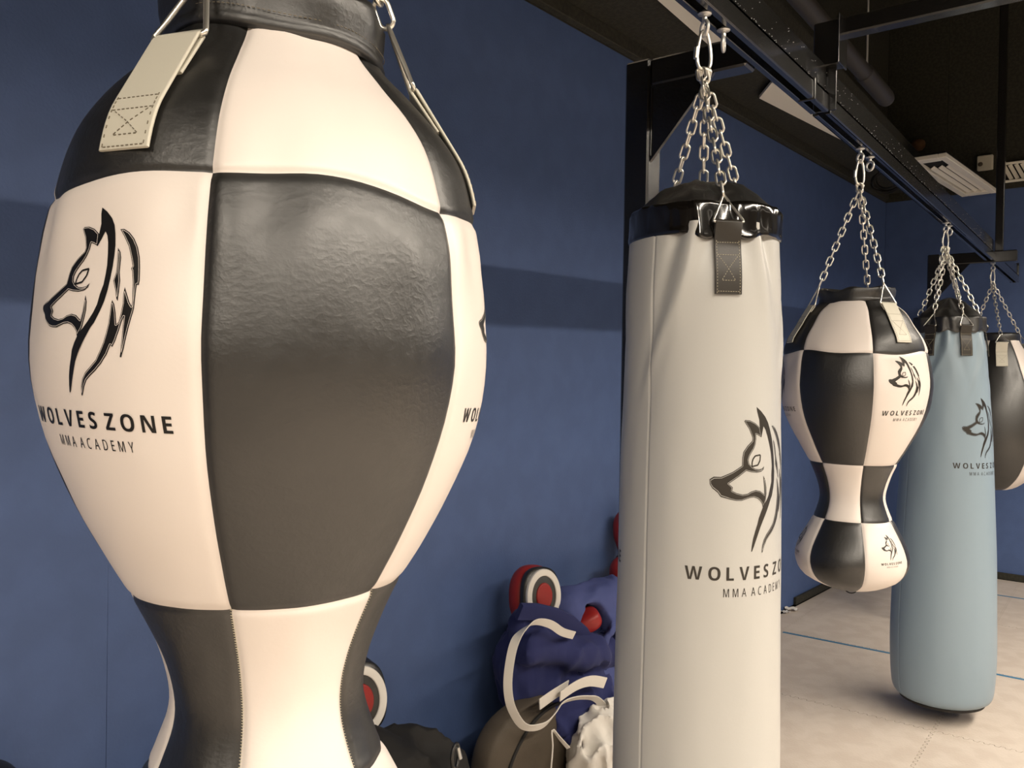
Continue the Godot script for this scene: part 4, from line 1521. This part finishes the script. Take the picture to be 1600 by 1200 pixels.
func _ready() -> void:
	# ---- camera
	var cam := Camera3D.new()
	cam.name = "camera"
	add_child(cam)
	cam.fov = 49.55
	cam.near = 0.05
	cam.far = 60.0
	cam.position = Vector3(0, 1.5, 0)
	cam.basis = Basis(Vector3.UP, deg_to_rad(36.78)) * Basis(Vector3.RIGHT, deg_to_rad(-0.53)) * Basis(Vector3.BACK, deg_to_rad(0.9))
	cam.current = true
	# ---- environment and exposure
	var we := WorldEnvironment.new()
	we.name = "environment"
	var env := Environment.new()
	env.background_mode = Environment.BG_COLOR
	env.background_color = Color(0, 0, 0)
	env.tonemap_mode = Environment.TONE_MAPPER_LINEAR
	env.tonemap_exposure = 2.35
	env.sdfgi_enabled = true
	env.ssao_enabled = true
	env.ssil_enabled = true
	we.environment = env
	add_child(we)
	rough.seed = 12
	rough.frequency = 1.0
	rough.fractal_octaves = 3
	drape.seed = 40
	drape.frequency = 1.0
	drape.fractal_type = FastNoiseLite.FRACTAL_NONE
	bold.font_names = PackedStringArray(["Droid Sans"])
	bold.font_weight = 700
	thin.font_names = PackedStringArray(["Droid Sans"])
	materials()
	# ---- lamps: rows of suspended linear lamps parallel to the rail
	lamp(Vector3(1.45, 3.12, -2.2), 0.20, 7.5, 0.043, 17.0, "narrow suspended linear lamp nearest the row of punching bags")
	lamp(Vector3(3.7, 3.12, -2.2), 0.30, 7.5, 0.09, 9.0, "broader suspended lamp over the middle of the room")
	lamp(Vector3(0.6, 3.12, 2.6), 0.30, 1.8, 0.06, 4.5, "short suspended lamp at the near end of the room")
	# ---- structure
	fittings()
	room()
	frame()
	overhead()
	# ---- bags
	var pear := [[-0.632, 0.0], [-0.628, 0.045], [-0.615, 0.09], [-0.587, 0.143], [-0.537, 0.168], [-0.488, 0.160], [-0.419, 0.124], [-0.388, 0.108], [-0.338, 0.095], [-0.288, 0.104], [-0.232, 0.128], [-0.181, 0.157], [-0.135, 0.181], [-0.084, 0.203], [-0.046, 0.214], [0.0, 0.221], [0.04, 0.219]]
	var one := {"prof": pear + [[0.104, 0.210], [0.148, 0.200], [0.20, 0.184], [0.235, 0.162], [0.27, 0.131], [0.302, 0.106], [0.34, 0.10]], "cols": [38.5, 102.0, 160.0, 219.0, 278.5, 339.5], "strap_th": 9.0, "logo_turn": 1.0, "top": 0.310, "seams": [0.147, -0.219, -0.405], "flip": true, "salt": 1.7, "neck": 0.100, "collar": 0.044, "strap": [0.166, 0.216, 0.142, 0.279], "strap_turn": [0.0, 0.0, 0.0, 0.0, 0.0, 8.0], "ring": 0.080, "logo_h": 0.0}
	hourglass("hourglass_bag", Vector2(-0.713, -0.540), 1.51, one, Vector3(-0.70, 2.23, -0.545), "big hourglass punching bag of black and white leather panels, its emblem large", "big checkered bag", true, true, 0.0, -0.027, 0.0)
	var two := {"prof": pear + [[0.104, 0.209], [0.15, 0.196], [0.19, 0.172], [0.233, 0.146], [0.27, 0.104], [0.31, 0.10]], "cols": [28.0, 88.0, 148.0, 208.0, 268.0, 328.5], "strap_th": 58.0, "logo_turn": 0.0, "top": 0.270, "seams": [0.106, -0.231, -0.405], "flip": false, "salt": 5.2, "neck": 0.100, "collar": 0.036, "strap": [0.140, 0.225, 0.142, 0.252], "strap_turn": [-5.0, 0.0, 0.0, 0.0, 10.0, 0.0], "ring": 0.068, "logo_h": -0.018}
	hourglass("hourglass_bag", Vector2(-0.7016, -2.732), 1.48, two, Vector3(-0.70, 2.23, -2.74), "smaller looking hourglass bag of black and white panels between grey and blue bags", "smaller checkered bag", false, true, 36.0, 0.02, -14.0)
	heavy_bag("heavy_bag", Vector2(-0.694, -1.560), [[0.42, 0.150], [0.435, 0.160], [0.47, 0.164], [0.72, 0.163], [1.10, 0.160], [1.36, 0.157], [1.49, 0.153], [1.67, 0.150], [1.72, 0.147], [1.79, 0.144]],
		{"seam": -13.5, "straps": [41.0, 160.0, 205.0, 245.0], "salt": 3.0, "skin": M.grey_vinyl, "logos": [68.0, -97.0], "logo_h": 1.237, "size": 1.78, "dome": 0.066, "dome_pow": 2.2, "dent": 0.012, "band": M.patent_black, "band_label": "glossy black vinyl band"}, Vector3(-0.70, 2.23, -1.56),
		"tall light grey heavy bag with black patent top band", "grey heavy bag")
	heavy_bag("heavy_bag", Vector2(-0.675, -4.19), [[0.085, 0.178], [0.10, 0.197], [0.14, 0.208], [0.30, 0.216], [0.60, 0.211], [1.20, 0.186], [1.5, 0.166], [1.66, 0.152], [1.755, 0.146]],
		{"seam": -44.0, "straps": [-20.0, 36.0, 100.0, 160.0, 220.0, 280.0], "salt": 8.0, "skin": M.blue_vinyl, "logos": [60.0, -120.0], "logo_h": 1.232, "size": 1.72, "dome": 0.095, "dome_pow": 1.9, "dent": 0.02, "band": M.black_leather, "band_label": "folded black leather band"}, Vector3(-0.70, 2.23, -4.22),
		"tall dusty blue heavy bag standing just clear of the floor", "dusty blue heavy bag")
	var three := {"prof": [[0.86, 0.0], [0.87, 0.07], [0.90, 0.13], [0.98, 0.21], [1.10, 0.268], [1.25, 0.287], [1.40, 0.27], [1.55, 0.22], [1.68, 0.155], [1.76, 0.11], [1.79, 0.105]], "cols": [-17.0, 43.0, 103.0, 163.0, 223.0, 283.0], "strap_th": 13.0, "top": 1.77, "seams": [1.6], "salt": 9.1, "neck": 0.105, "strap": [1.60, 1.69, 0.175, 1.74]}
	pear_bag("pear_bag", Vector2(-0.66, -5.76), three, Vector3(-0.70, 2.23, -5.80), "pear shaped bag of black and white gores behind the dusty blue bag", "pear shaped bag")
	heap()
